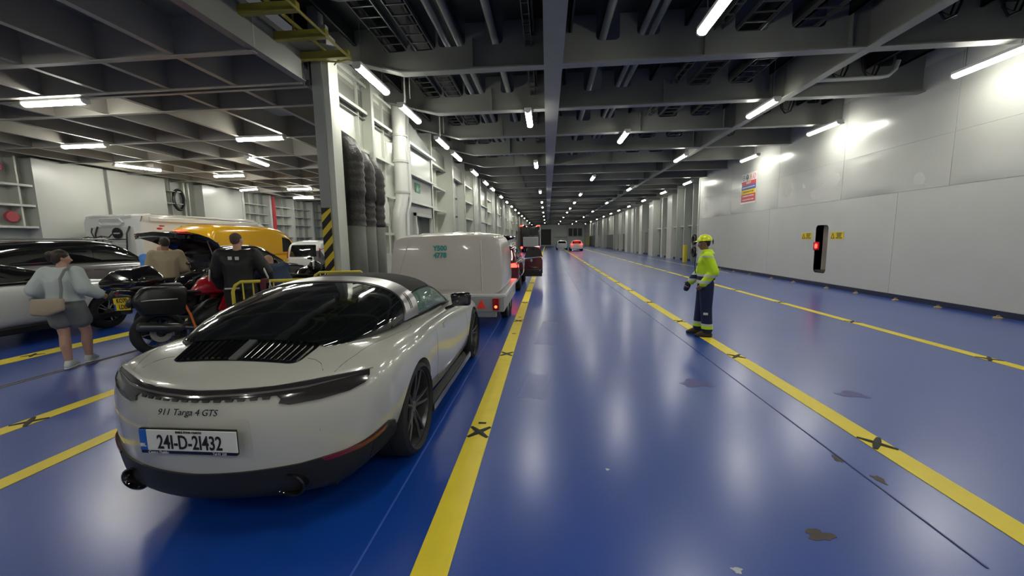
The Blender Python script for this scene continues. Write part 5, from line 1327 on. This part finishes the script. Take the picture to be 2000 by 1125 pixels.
def person(label, loc, rz, height, pose, top, trousers, shoe, hair, skin=None, vox=.010, sleeve=1.0, leg=1.0, tb=.022, lb=.022, curl=.5, hem=None, legk=1.0, tname='jacket', bname='trousers', name='person', hips=1.0):
    root = empty(name, label, 'person', loc, rz); s = height/1.75; J = dict(STAND); J.update(pose)
    P = {k: (Vector(v)*s if isinstance(v, tuple) else v) for k, v in J.items()}; skin = skin or M_skin
    b = MB(); R = lambda a, c, d: (a*s, c*s, d*s)
    HM = Matrix.Translation(P['head']) @ Euler((P['hpitch'], 0, P['hyaw'])).to_matrix().to_4x4()
    head_shape(b, HM, s)
    b.chain([(P['neck']-(P['neck']-P['chest'])*.2, .056*s), (P['head']-(P['head']-P['neck'])*.35, .052*s)])
    b.hull([(P['chest'], R(.15, .105, .12)), (P['shL'], .05*s), (P['shR'], .05*s)]); b.hull([(P['chest'], R(.145, .10, .10)), (P['waist'], R(.12, .09, .07))]); b.hull([(P['waist'], R(.12, .09, .07)), (P['pelvis'], R(.14*hips, .10, .09))])
    for q in 'LR':
        b.chain([(P['sh'+q], .048*s), (P['el'+q], .036*s), (P['wr'+q], .024*s)])
        b.chain([(P['hip'+q], .078*s*legk), (P['kn'+q], .050*s*legk)]); k, a = P['kn'+q], P['an'+q]
        b.chain([(k, .050*s*legk), (k.lerp(a, .35)+Vector((0, -.012, 0))*s, .052*s*legk), (a, .034*s*legk)])
        d = (P['wr'+q]-P['el'+q]).normalized(); hand(b, P['wr'+q], d, Vector((1 if q == 'L' else -1, 0, 0))+Vector((0, .3, 0)), (1 if q == 'L' else 1), curl, s)
    body = meshobj('body', blob(b, 'body', vox*s, 2), skin, root, True, 80)
    # eyes
    for sx in (-1, 1):
        e = MB(); hullM(e, [(Vector((sx*.030, .072, .012))*s, (.012*s, .010*s, .007*s))], HM); o = e.obj('eye', M_eyew, root, True)
        e = MB(); hullM(e, [(Vector((sx*.030, .0805, .012))*s, (.005*s, .003*s, .005*s))], HM); e.obj('iris', M_mark, o, True)
    # top garment
    b = MB(); t = tb*s; hz = (hem if hem is not None else .88)*s
    b.hull([(P['chest'], R(.165+tb, .115+tb, .125)), (P['shL'], .055*s+t*.6), (P['shR'], .055*s+t*.6)])
    b.hull([(P['chest'], R(.16+tb, .115+tb, .11)), (P['waist'], R(.145+tb, .105+tb, .08))])
    lo = P['waist'].lerp(P['pelvis'], min(1.3, max(0, (P['waist'].z-hz)/max(.01, (P['waist'].z-P['pelvis'].z)))) if P['waist'].z-P['pelvis'].z > .05 else .8)
    b.hull([(P['waist'], R(.145+tb, .105+tb, .08)), (lo, R((.150+tb)*hips, .112+tb, .03))])
    b.hull([(P['neck']-(P['neck']-P['chest'])*.15, .066*s), (P['chest'], R(.10, .08, .10))])
    for q in 'LR':
        sh, el, wr = P['sh'+q], P['el'+q], P['wr'+q]
        if sleeve > .5:
            w2 = el.lerp(wr, min(1, (sleeve-.5)*2)*.95); b.chain([(sh, .052*s+t), (el, .043*s+t), (w2, .032*s+t)])
            b.chain([(sh.lerp(el, .6), .046*s+t*1.1), (el, .048*s+t)])
        else: b.chain([(sh, .052*s+t), (sh.lerp(el, sleeve*2), .046*s+t)])
    tm = blob(b, tname, .013*s, 3); topo = meshobj(tname, tm, top, root, True, 80)
    # bottoms
    b = MB(); t = lb*s
    b.hull([(P['waist'].lerp(P['pelvis'], .45), R(.132*hips+lb*.4, .105+lb*.4, .03)), (P['pelvis'], R(.148*hips+lb*.5, .115+lb*.5, .09))])
    for q in 'LR':
        hp, k, a = P['hip'+q], P['kn'+q], P['an'+q]
        b.hull([(P['pelvis']+(hp-P['pelvis'])*.3, R(.10*hips, .11+lb*.4, .08)), (hp, .088*s+t)])
        if leg >= 1: b.chain([(hp, .086*s+t), (k, .058*s+t), (k.lerp(a, .5), .054*s+t), (a+(k-a)*.10, .048*s+t*1.1)])
        else: b.chain([(hp, .086*s+t), (hp.lerp(k, leg), .070*s+t*1.35)])
    bm_ = blob(b, bname, .013*s, 3); boto = meshobj(bname, bm_, trousers, root, True, 80)
    # shoes
    for q in 'LR':
        a = P['an'+q]; ang = P['feetdir']; fd = Vector((math.sin(ang), math.cos(ang), 0)); tilt = P.get('toe'+q, 0)
        if tilt: fd = (fd*math.cos(tilt)+Vector((0, 0, -1))*math.sin(tilt))
        b = MB(); g = a.z-.055*s
        base = Vector((a.x, a.y, a.z-.045*s))
        b.hull([(base-fd*.05*s, (.038*s, .038*s, .040*s)), (base+fd*.10*s, (.044*s, .044*s, .032*s)), (base+fd*.165*s+Vector((0, 0, -.012*s)), (.036*s, .036*s, .024*s)), (a+Vector((0, 0, .01*s)), .045*s)])
        o = b.obj('shoe', shoe[0], root, True, 60)
        for v in o.data.vertices:
            if not tilt and v.co.z < 0.012: v.co.z = .012
        b = MB(); b.hull([(base-fd*.052*s+Vector((0, 0, -.034*s)), (.040*s, .040*s, .010*s)), (base+fd*.165*s+Vector((0, 0, -.034*s)), (.038*s, .038*s, .009*s)), (base+fd*.09*s+Vector((0, 0, -.034*s)), (.046*s, .046*s, .010*s))]); b.obj('sole', shoe[1], o, True, 60)
    if hair:
        kind, hm = hair; b = MB(); q = lambda *a: Vector(a)*s
        if kind == 'short':
            hullM(b, [(q(0, -.018, .050), (.079*s, .088*s, .080*s)), (q(0, -.05, .0), (.068*s, .05*s, .06*s))], HM)
        elif kind == 'crop':
            hullM(b, [(q(0, -.020, .046), (.0755*s, .086*s, .080*s)), (q(0, -.045, .0), (.064*s, .052*s, .05*s))], HM)
        elif kind == 'bun':
            hullM(b, [(q(0, -.018, .050), (.086*s, .096*s, .088*s)), (q(0, -.05, -.02), (.075*s, .05*s, .06*s))], HM)
            hullM(b, [(q(-.03, -.11, .05), (.055*s, .05*s, .055*s)), (q(-.05, -.10, .0), (.045*s, .04*s, .05*s))], HM)
        hb = meshobj('hair', blob(b, 'hair', .008*s, 2), hm, root, True, 80)
    return root, P, s, HM, tm, bm_, topo, boto

M_neon = mat('hi_vis_yellow', (0.62, 0.92, 0.01), 0.6, noise=0.06, nscale=9, bump=0.25, bscale=9)
M_navy = mat('navy_cloth', (0.008, 0.016, 0.06), 0.75, noise=0.2, nscale=9, bump=0.4, bscale=10)
M_reflect = mat('reflective_tape', (0.62, 0.62, 0.58), 0.35)
M_boot = mat('boot_brown', (0.06, 0.045, 0.03), 0.7)
# deck crew member, standing side-on, facing across the lanes
cr_, P, s, HM, tm, bm_, topo, boto = person('crew member in yellow hard hat and hi-vis jacket standing on the lane line', (2.66, 6.88, 0), math.radians(76), 1.70,
    dict(shL=(-.19, .01, 1.40), shR=(.19, .0, 1.40), elL=(-.23, -.09, 1.14), wrL=(-.20, .07, .93), elR=(.24, .06, 1.13), wrR=(.18, .22, .93), head=(0, .05, 1.60), neck=(0, .01, 1.47), hpitch=-.05, hyaw=.05,
         hipL=(-.10, 0, .92), hipR=(.10, 0, .92), knL=(-.11, -.01, .50), knR=(.10, .05, .50), anL=(-.12, -.04, .09), anR=(.11, .08, .09), feetdir=-.05),
    M_neon, M_navy, (M_boot, M_black), ('crop', M_hair), M_skind, vox=.008, tb=.035, lb=.038, hem=.93, curl=.7)
nb = bm_
slice_shell(tm, 1.055*s, 1.095*s, .004, 'reflective_band', M_reflect, cr_, lambda c: c.z > 0); slice_shell(tm, .945*s, .99*s, .004, 'reflective_band', M_reflect, cr_)
slice_shell(tm, .99*s, 1.055*s, .0035, 'navy_band', M_navy, cr_, lambda c: abs(c.x) < .19)
slice_shell(bm_, .20*s, .24*s, .004, 'reflective_band', M_reflect, cr_); slice_shell(bm_, .15*s, .20*s, .004, 'hem_band', M_neon, cr_)
slice_shell(tm, 1.385*s, 1.41*s, .004, 'shoulder_piping', M_reflect, cr_, lambda c: abs(c.x) > .17)
b = MB(); hullM(b, [(Vector((0, -.012, .055))*s, (.105*s, .125*s, .118*s))], HM); hm_ = b.bm
bmesh.ops.bisect_plane(hm_, geom=hm_.verts[:]+hm_.edges[:]+hm_.faces[:], plane_co=HM @ (Vector((0, 0, .055))*s), plane_no=(HM.to_3x3() @ Vector((0, 0, -1))), clear_outer=True)
bmesh.ops.holes_fill(hm_, edges=hm_.edges[:])
hullM(b, [(Vector((0, .06, .058))*s, (.085*s, .07*s, .008*s)), (Vector((0, .15, .050))*s, (.05*s, .02*s, .006*s))], HM); hullM(b, [(Vector((0, -.012, .060))*s, (.114*s, .134*s, .010*s))], HM)
hat = b.obj('hard_hat', mat('hat_yellow', (0.72, 0.82, 0.01), 0.3, coat=.4), cr_, True, 50)
b = MB(); hullM(b, [(Vector((0, -.137, .035))*s, (.05*s, .008*s, .05*s))], HM); b.obj('hat_cradle', M_black, hat, True)
b = MB(); b.hull([(Vector((0, -.02, 1.44))*s, (.105*s, .10*s, .02*s)), (Vector((0, .0, 1.50))*s, (.085*s, .085*s, .02*s))]); b.obj('collar', M_neon, cr_, True, 60)
b = MB(); b.hull([(P['wrR']+Vector((0, .05, -.06)), (.05, .05, .07)), (P['wrR']+Vector((0, .07, -.13)), (.04, .045, .04))]); b.obj('glove', M_navy, cr_, True)
b = MB(); b.box(-.19*s-.012, -.19*s-.004, -.03, .04, .40*s, .44*s); b.obj('leg_patch', M_reflect, cr_)
b = MB(); b.tube([(0, .165*s, 1.44*s), (0.0, .185*s, 1.25*s), (0, .17*s, 1.10*s)], .008, 6); b.obj('zip', M_navy, cr_, True)

# woman walking away
M_sweat = mat('sweatshirt', (0.50, 0.55, 0.54), 0.85, noise=0.06, nscale=8, bump=0.35, bscale=9)
M_short = mat('grey_shorts', (0.16, 0.165, 0.16), 0.8, bump=0.3, bscale=10)
wo, P, s, HM, tm, bm_, topo, boto = person('woman in pale sweatshirt and grey shorts walking past with a tan shoulder bag', (-6.56, 4.76, 0), .30, 1.66,
    dict(elL=(-.28, -.08, 1.17), wrL=(-.30, .12, 1.04), elR=(.29, -.06, 1.17), wrR=(.33, .14, 1.06), shL=(-.17, 0, 1.40), shR=(.17, 0, 1.40), head=(.0, .04, 1.60), neck=(0, .01, 1.46), hyaw=-.9, hpitch=-.08,
         knL=(-.07, .0, .50), anL=(-.05, -.02, .10), knR=(.10, .14, .51), anR=(.03, .22, .12), feetdir=-.2, hipL=(-.10, 0, .91), hipR=(.10, 0, .91)),
    M_sweat, M_short, (mat('trainer_white', (0.62, 0.66, 0.60), 0.7), M_wprint), ('bun', M_hairb), M_skin, vox=.009, sleeve=.95, leg=.50, tb=.05, lb=.045, hem=1.0, tname='sweatshirt', bname='shorts', hips=1.16, legk=1.22)
e = empty('shoulder_bag', 'tan shoulder bag hanging at the walking woman\'s left hip', 'bag', (-6.56, 4.76, 0), .30)
b = MB(); b.hull([((-.16, -.26, .84), (.04, .04, .05)), ((.14, -.26, .88), (.035, .035, .04)), ((.15, -.25, .99), (.025, .025, .02)), ((-.15, -.25, .99), (.025, .025, .02)), ((-.02, -.26, .80), (.04, .04, .02))]); b.obj('bag_body', mat('bag_tan', (0.40, 0.33, 0.23), 0.6), e, True)
b = MB(); b.tube([(.14, -.25, 1.0), (.15, -.235, 1.12), (.12, -.19, 1.26), (.14, -.13, 1.37), (.135, -.03, 1.41), (.11, .09, 1.36), (-.02, .17, 1.2), (-.19, .17, 1.08), (-.26, .03, 1.02), (-.27, -.14, 1.0), (-.16, -.25, 1.0)], .016, 6); b.obj('strap', mat('strap_grey', (0.22, 0.23, 0.23), 0.7), e, True)

# tan jacket man, back turned
M_tan = mat('tan_jacket', (0.46, 0.38, 0.25), 0.8, bump=0.35, bscale=9, noise=.06)
person('man in tan jacket with his back turned, behind the motorcycles', (-7.62, 7.28, 0), .70, 1.86, dict(hyaw=.3, elL=(-.26, .03, 1.14), elR=(.26, .04, 1.14), wrL=(-.20, .20, .98), wrR=(.24, .18, .94)), M_tan, mat('dark_trousers', (0.02, 0.02, 0.024), 0.8), (M_black, M_black), ('short', M_hairb), M_skind, tb=.04, hem=.98)
# blue shirt man leaning into the boot
M_blue = mat('blue_shirt', (0.05, 0.20, 0.55), 0.8, bump=0.3, bscale=9)
person('man in blue top leaning into the open car boot', (-8.45, 7.65, 0), .1, 1.80, dict(chest=(0, .10, 1.25), waist=(0, .03, 1.08), neck=(.02, .20, 1.42), head=(.05, .30, 1.52), shL=(-.18, .14, 1.37), shR=(.18, .16, 1.37), elL=(-.24, .38, 1.10), elR=(.24, .42, 1.12), wrL=(-.18, .60, 1.02), wrR=(.18, .62, 1.04), hpitch=-.6, hyaw=-.3), M_blue, mat('navy_jeans', (0.012, 0.018, 0.045), 0.8), (M_black, M_black), None, M_skin, tb=.045, hem=.95, tname='shirt')
# bending man in pale blue top and shorts
person('man in pale blue top and tan shorts bent over beside the boot', (-7.95, 8.3, 0), -1.2, 1.75, dict(chest=(0, .42, 1.10), waist=(0, .20, 1.06), pelvis=(0, -.02, .98), neck=(0, .60, 1.08), head=(0, .72, 1.02), shL=(-.18, .52, 1.08), shR=(.18, .52, 1.08), elL=(-.22, .58, .84), elR=(.22, .58, .84), wrL=(-.18, .70, .66), wrR=(.18, .70, .66), hpitch=-1.0), mat('pale_blue_top', (0.32, 0.42, 0.52), 0.8), mat('tan_shorts', (0.28, 0.16, 0.09), 0.8), (M_black, M_black), ('crop', M_hairb), M_skin, leg=.55, sleeve=.4, tname='shirt', bname='shorts')
# biker in black
M_leather = mat('black_textile', (0.010, 0.010, 0.011), 0.6, bump=0.4, bscale=9)
bk, P, s, HM, tm, bm_, topo, boto = person('biker in black jacket and trousers standing with his back turned beside the yellow barrier', (-4.78, 5.72, 0), .40, 1.86,
    dict(shL=(-.21, 0, 1.42), shR=(.21, 0, 1.42), elL=(-.30, .04, 1.16), elR=(.33, .04, 1.17), wrL=(-.30, .20, .97), wrR=(.33, .20, 1.0), head=(0, .03, 1.62), hyaw=-.3), M_leather, M_leather, (M_black, M_black), ('crop', mat('shaved_hair', (0.09, 0.055, 0.04), 0.7)), M_skin, tb=.05, lb=.04, hem=.86, tname='jacket')
b = MB()
for sx, z, w in ((-.06, 1.36, .05), (.03, 1.355, .05)): b.box(sx, sx+w, -.225, -.215, z*s, z*s+.05)
b.obj('chest_logo', M_reflect, bk)
b = MB(); b.box(-.14, .05, -.225, -.21, .945*s, .965*s); b.obj('hem_stripe', M_reflect, bk)
for sx in (-1, 1):
    b = MB(); b.hull([((sx*.34*s, -.07, 1.20*s), (.012, .012, .03)), ((sx*.37*s, -.03, 1.08*s), (.012, .012, .03))]); b.obj('sleeve_stripe', M_reflect, bk, True)
# crouching man in denim at the bikes
person('balding man in denim shirt crouched over a motorcycle past the barrier', (-4.84, 6.72, 0), 1.0, 1.92, dict(pelvis=(0, -.20, .78), hipL=(-.10, -.2, .76), hipR=(.10, -.2, .76), knL=(-.14, .08, .45), knR=(.14, .06, .45), anL=(-.12, -.1, .09), anR=(.12, -.12, .09), waist=(0, -.06, .92), chest=(0, .14, 1.04), neck=(0, .28, 1.14), head=(0, .38, 1.22), shL=(-.18, .22, 1.12), shR=(.18, .22, 1.12), elL=(-.24, .42, 1.0), elR=(.24, .44, 1.0), wrL=(-.18, .64, 1.02), wrR=(.18, .66, 1.02), hpitch=-.5), mat('denim', (0.035, 0.055, 0.11), 0.8), mat('dark_jeans', (0.02, 0.025, 0.05), 0.8), (M_black, M_black), None, M_skin, sleeve=.5, tb=.04, tname='shirt')

# ---------------------------------------------------------------- motorcycles
def motorcycle(label, loc, rz, paint, panniers=True, topbox=False, plate=None, screen=True, exhaust=True, scale=1.0, lean=-.10, red_tank=False):
    root = empty('motorcycle', label, 'motorcycle', loc, rz, scale=scale); root.rotation_euler = (0, lean, rz)
    r = .32
    for y, w, nm in ((0, .19, 'rear'), (1.45, .12, 'front')):
        e = bpy.data.objects.new('wheel', None); link(e, root); e.location = (0, y, r)
        b = MB(); b.lathe([(.215, -w*.35), (.24, -w*.5), (.275, -w*.48), (.305, -w*.32), (.32, 0), (.305, w*.32), (.275, w*.48), (.24, w*.5), (.215, w*.35)], 'x', n=36, closed=True); b.obj('tyre', M_rubber, e, True, 50)
        b = MB(); b.lathe([(.22, -w*.4), (.205, -w*.3), (.205, w*.3), (.22, w*.4)], 'x', n=36, cap=False)
        for i in range(10):
            a = 2*PI*i/10; b.tube([(0, .04*math.cos(a), .04*math.sin(a)), (0, .21*math.cos(a+.12), .21*math.sin(a+.12))], .011, 6)
        b.lathe([(0, -.06), (.05, -.06), (.05, .06), (0, .06)], 'x', n=16); b.obj('rim', M_rim, e, True, 40)
        b = MB()
        for sx in ((-1, 1) if nm == 'front' else (1,)): b.lathe([(.06, sx*.075), (.13, sx*.075), (.13, sx*.082), (.06, sx*.082)], 'x', n=24, closed=True)
        b.obj('brake_disc', M_metal, e, True, 30)
    b = MB(); b.chain([((.10, 0, r), .035), ((.09, .35, .38), .04), ((.05, .50, .42), .05)], 1); b.chain([((-.10, 0, r), .03), ((-.09, .35, .38), .035), ((-.05, .50, .42), .05)], 1); b.obj('swingarm', M_black, root, True)
    b = MB(); b.hull([((0, .50, .42), (.15, .14, .15)), ((0, .85, .40), (.17, .16, .16)), ((0, .75, .62), (.14, .2, .1))]); b.obj('engine', mat('engine_dark', (0.03, 0.03, 0.032), 0.4, metal=.5), root, True)
    b = MB(); b.chain([((.16, .55, .60), .028), ((.14, .95, .75), .03), ((.03, 1.15, .88), .04)], 1); b.chain([((-.16, .55, .60), .028), ((-.14, .95, .75), .03), ((-.03, 1.15, .88), .04)], 1); b.obj('frame', M_black, root, True)
    b = MB(); b.hull([((0, .50, .84), (.10, .06, .05)), ((0, .70, .98), (.19, .14, .09)), ((0, .98, 1.06), (.18, .13, .09)), ((0, 1.08, .90), (.10, .08, .06)), ((0, .80, .82), (.17, .14, .05))]); b.obj('tank', paint, root, True, 50)
    b = MB(); b.hull([((0, .50, .84), (.13, .10, .035)), ((0, .30, .86), (.14, .10, .035))]); b.hull([((0, .15, .93), (.13, .09, .035)), ((0, -.15, .97), (.11, .08, .03))]); b.obj('seat', M_rubber, root, True)
    b = MB(); b.hull([((0, .30, .78), (.13, .10, .04)), ((0, -.15, .90), (.12, .08, .04)), ((0, -.35, .94), (.06, .06, .03))]); b.obj('tail_unit', M_bpaint, root, True)
    b = MB(); b.hull([((0, -.37, .93), (.06, .03, .025))]); b.obj('tail_lamp', M_redlens, root, True)
    b = MB(); b.hull([((0, -.20, .85), (.06, .04, .04)), ((0, -.40 if plate else -.28, .62 if plate else .76), (.08, .015, .05))]); b.obj('mudguard', M_black, root, True)
    for sx in (-1, 1):
        b = MB(); b.hull([((sx*.13, 1.20, .95), (.04, .1, .06)), ((sx*.20, .95, .80), (.03, .12, .12)), ((sx*.19, .85, .55), (.03, .16, .10)), ((sx*.12, 1.25, .72), (.03, .06, .06))]); b.obj('side_fairing', paint, root, True)
        b = MB(); b.chain([((sx*.10, 1.40, r+.0), .03), ((sx*.10, 1.26, .75), .032), ((sx*.10, 1.17, 1.0), .028)], 1); b.obj('fork', M_metal, root, True)
        b = MB(); b.tube([(0, 1.14, 1.06), (sx*.14, 1.12, 1.10), (sx*.28, 1.05, 1.11), (sx*.38, .99, 1.09)], .014, 8); b.cyl((sx*.27, 1.05, 1.11), (sx*.39, .985, 1.09), .019); b.obj('handlebar', M_black, root, True)
        b = MB(); b.tube([(sx*.24, 1.08, 1.12), (sx*.30, 1.12, 1.24)], .008, 6); b.hull([((sx*.30, 1.12, 1.27), (.05, .015, .03)), ((sx*.37, 1.10, 1.28), (.035, .015, .025))]); b.obj('mirror', M_gloss, root, True)
    b = MB(); b.hull([((0, 1.38, .92), (.10, .06, .08)), ((0, 1.22, 1.02), (.15, .06, .07))]); b.obj('headlamp_cowl', paint, root, True)
    if screen:
        b = MB(); b.prism([(-.16, 1.06), (.16, 1.06), (.19, 1.25), (.12, 1.42), (-.12, 1.42), (-.19, 1.25)], 'y', 0, .008)
        for v in b.bm.verts: v.co.y += 1.28-(v.co.z-1.06)*.45+abs(v.co.x)*-.5
        b.obj('windscreen', mat('screen_smoke', (0.05, 0.05, 0.05), 0.05, alpha=.6), root, True)
    b = MB(); b.hull([((0, 1.30, .66), (.07, .06, .02)), ((0, 1.50, .67), (.06, .06, .02)), ((0, 1.70, .58), (.04, .04, .02))]); b.obj('front_mudguard', paint, root, True)
    if exhaust:
        b = MB(); b.tube([(.12, .60, .30), (.16, .35, .32), (.20, .18, .36)], .03, 10); b.tube([(.20, .20, .355), (.21, .15, .365), (.24, -.28, .46), (.24, -.30, .465)], [.04, .062, .062, .045], 14); b.obj('exhaust', mat('exhaust_metal', (0.12, 0.12, 0.12), 0.3, metal=.8), root, True, 50)
    if panniers:
        for sx in ((1,) if panniers == 'right' else (-1, 1)):
            b = MB(); b.hull([((sx*.30, .22, .90), (.08, .06, .05)), ((sx*.33, -.18, .93), (.09, .08, .05)), ((sx*.30, .18, .60), (.07, .06, .05)), ((sx*.32, -.22, .64), (.09, .06, .05)), ((sx*.36, -.30, .80), (.05, .05, .08))]); p = b.obj('pannier', M_black, root, True, 45)
            b = MB(); b.tube([(sx*.40, .12, .78), (sx*.43, -.15, .80), (sx*.42, -.28, .80)], .008, 6); b.obj('lid_seam', M_metal, p, True)
    if topbox:
        b = MB(); b.hull([((.27, -.08, 1.10), (.10, .09, .10)), ((-.27, -.08, 1.10), (.10, .09, .10)), ((.25, -.44, 1.10), (.10, .08, .10)), ((-.25, -.44, 1.10), (.10, .08, .10)), ((.19, -.14, 1.31), (.07, .07, .05)), ((-.19, -.14, 1.31), (.07, .07, .05)), ((.14, -.36, 1.27), (.08, .07, .05)), ((-.14, -.36, 1.27), (.08, .07, .05))]); t = b.obj('top_box', M_bpaint, root, True, 45); t.location = (0, 0, -.08)
        b = MB(); b.box(-.12, .12, -.49, -.475, 1.10, 1.13, bev=.005); b.obj('latch', M_chrome, t)
        b = MB(); b.box(-.14, .14, -.40, -.05, 1.0, 1.04, bev=.01); b.obj('rack', M_black, root)
    if plate:
        b = MB(); b.box(-.14, .14, -.475, -.468, .60, .80, bev=.003)
        pl = b.obj('number_plate', M_plateyel, root)
        text(plate[0], .098, M_mark, pl, (0.012, -.477, .752), (PI/2, 0, 0), sx=.8, bold=.002); text(plate[1], .098, M_mark, pl, (0.012, -.477, .652), (PI/2, 0, 0), sx=.8, bold=.002)
        MB().box(-.138, -.11, -.4765, -.475, .605, .70).obj('plate_band', M_plateblue, pl)
        b = MB(); b.hull([((0, -.44, .84), (.13, .02, .03)), ((0, -.42, .56), (.10, .02, .03))]); b.obj('plate_bracket', M_black, root, True)
        for sx in (-1, 1):
            b = MB(); b.hull([((sx*.17, -.40, .76), (.03, .02, .015))]); b.cyl((sx*.05, -.38, .78), (sx*.16, -.40, .76), .008); b.obj('indicator', mat('lens_clear', (0.4, 0.4, 0.36), 0.2), root, True)
    b = MB(); b.chain([((-.18, .42, .30), .012), ((-.30, .46, .02), .012)], 1); b.obj('side_stand', M_metal, root, True)
    return root
motorcycle('black touring motorcycle with large top box and yellow two-line number plate', (-6.93, 6.3, 0), .0, M_bpaint, True, True, ('KO70', 'LDL'), lean=-.06, scale=1.04)
m2 = motorcycle('red motorcycle with black panniers held by an orange lashing strap', (-5.93, 5.42, 0), -.40, M_red, 'right', False, None, lean=-.08, scale=1.08)
motorcycle('black motorcycle with tall screen parked beyond the biker', (-5.85, 8.1, 0), -.35, M_bpaint, True, True, None, scale=1.05)
m4 = motorcycle('black motorcycle carrying a black and white helmet on its mirror', (-5.05, 7.9, 0), -.35, M_bpaint, False, False, None, scale=1.05)
e = empty('helmet', 'black and white motorcycle helmet resting on a motorcycle beyond the barrier', 'helmet', (-4.98, 8.05, 1.02), .4)
b = MB(); b.hull([((0, 0, .16), (.135, .155, .125)), ((0, .04, .06), (.11, .12, .05))]); b.obj('shell', M_gloss, e, True)
b = MB(); b.hull([((0, .0, .17), (.05, .162, .125))]); b.obj('white_stripe', M_white, e, True); b = MB(); b.hull([((0, .09, .15), (.115, .085, .045))]); b.obj('visor', M_glass, e, True)
b = MB(); b.tube([(-5.66, 5.52, 1.0), (-5.48, 5.52, .60), (-5.28, 5.50, .02)], .016, 6); 
for v in b.bm.verts: pass
tag(b.obj('lashing_strap', mat('strap_orange', (0.75, 0.18, 0.03), 0.6), None, True), 'orange lashing strap tying the red motorcycle to the deck', 'strap')

# ---------------------------------------------------------------- yellow barriers with chains
def barrier(label, loc, rz, L=1.0, h=1.12):
    root = empty('barrier', label, 'barrier', loc, rz)
    b = MB(); pts = [(0, 0, 0), (0, 0, h-.14), (.04, 0, h-.05), (.12, 0, h), (L-.03, 0, h), (L, 0, h-.03), (L, 0, 0)]; b.tube(pts, .024, 10); b.tube([(0, 0, .2), (L, 0, .2)], .016, 8); b.obj('frame', M_yellowrail, root, True, 60)
    n = int(L/.125)
    for i in range(1, n):
        b = MB(); b.cyl((L*i/n, 0, .2), (L*i/n, 0, h), .011, n=8); b.obj('bar', M_yellowrail, root, True)
    for x in (0, L): MB().box(x-.03, x+.03, -.2, .2, 0, .02, bev=.005).obj('foot', M_yellowrail, root)
    return root
barrier('nearer yellow tubular barrier with chains hung over it, beside the biker', (-4.66, 5.42, 0), .28, 1.12)
barrier('farther yellow tubular barrier between the pillar and the parked motorcycles', (-4.42, 7.08, 0), .2, .9)
chm = mat('chain_white', (0.6, 0.58, 0.52), 0.4); k = 0
for cx in (-4.24, -4.13):
    e = empty('chain', 'white chain hanging over the nearer yellow barrier, '+('left' if cx < -4.2 else 'right')+' of the pair', 'chain', (cx, 5.50 if cx < -4.2 else 5.53, 0), .28, group='chains on the barrier')
    for i in range(8):
        b = MB(); z = 1.09-i*.055; pts = []
        for t in range(12):
            a = 2*PI*t/12; u, w = .017*math.cos(a), .033*math.sin(a); pts.append((u if i % 2 else 0, -.03+(0 if i % 2 else u), z+w))
        b.tube(pts, .0065, 6, closed=True); b.obj('link', chm, e, True)
b = MB(); b.hull([((-4.19, 5.49, 1.15), (.06, .045, .02)), ((-4.19, 5.44, 1.08), (.045, .015, .03))]); b.hull([((-4.19, 5.44, 1.10), (.05, .015, .03)), ((-4.185, 5.45, .80), (.03, .012, .03))])
tag(b.obj('webbing_strap', mat('webbing_maroon', (0.10, 0.015, 0.025), 0.8), None, True), 'dark maroon webbing strap draped over the nearer barrier between the chains', 'strap')
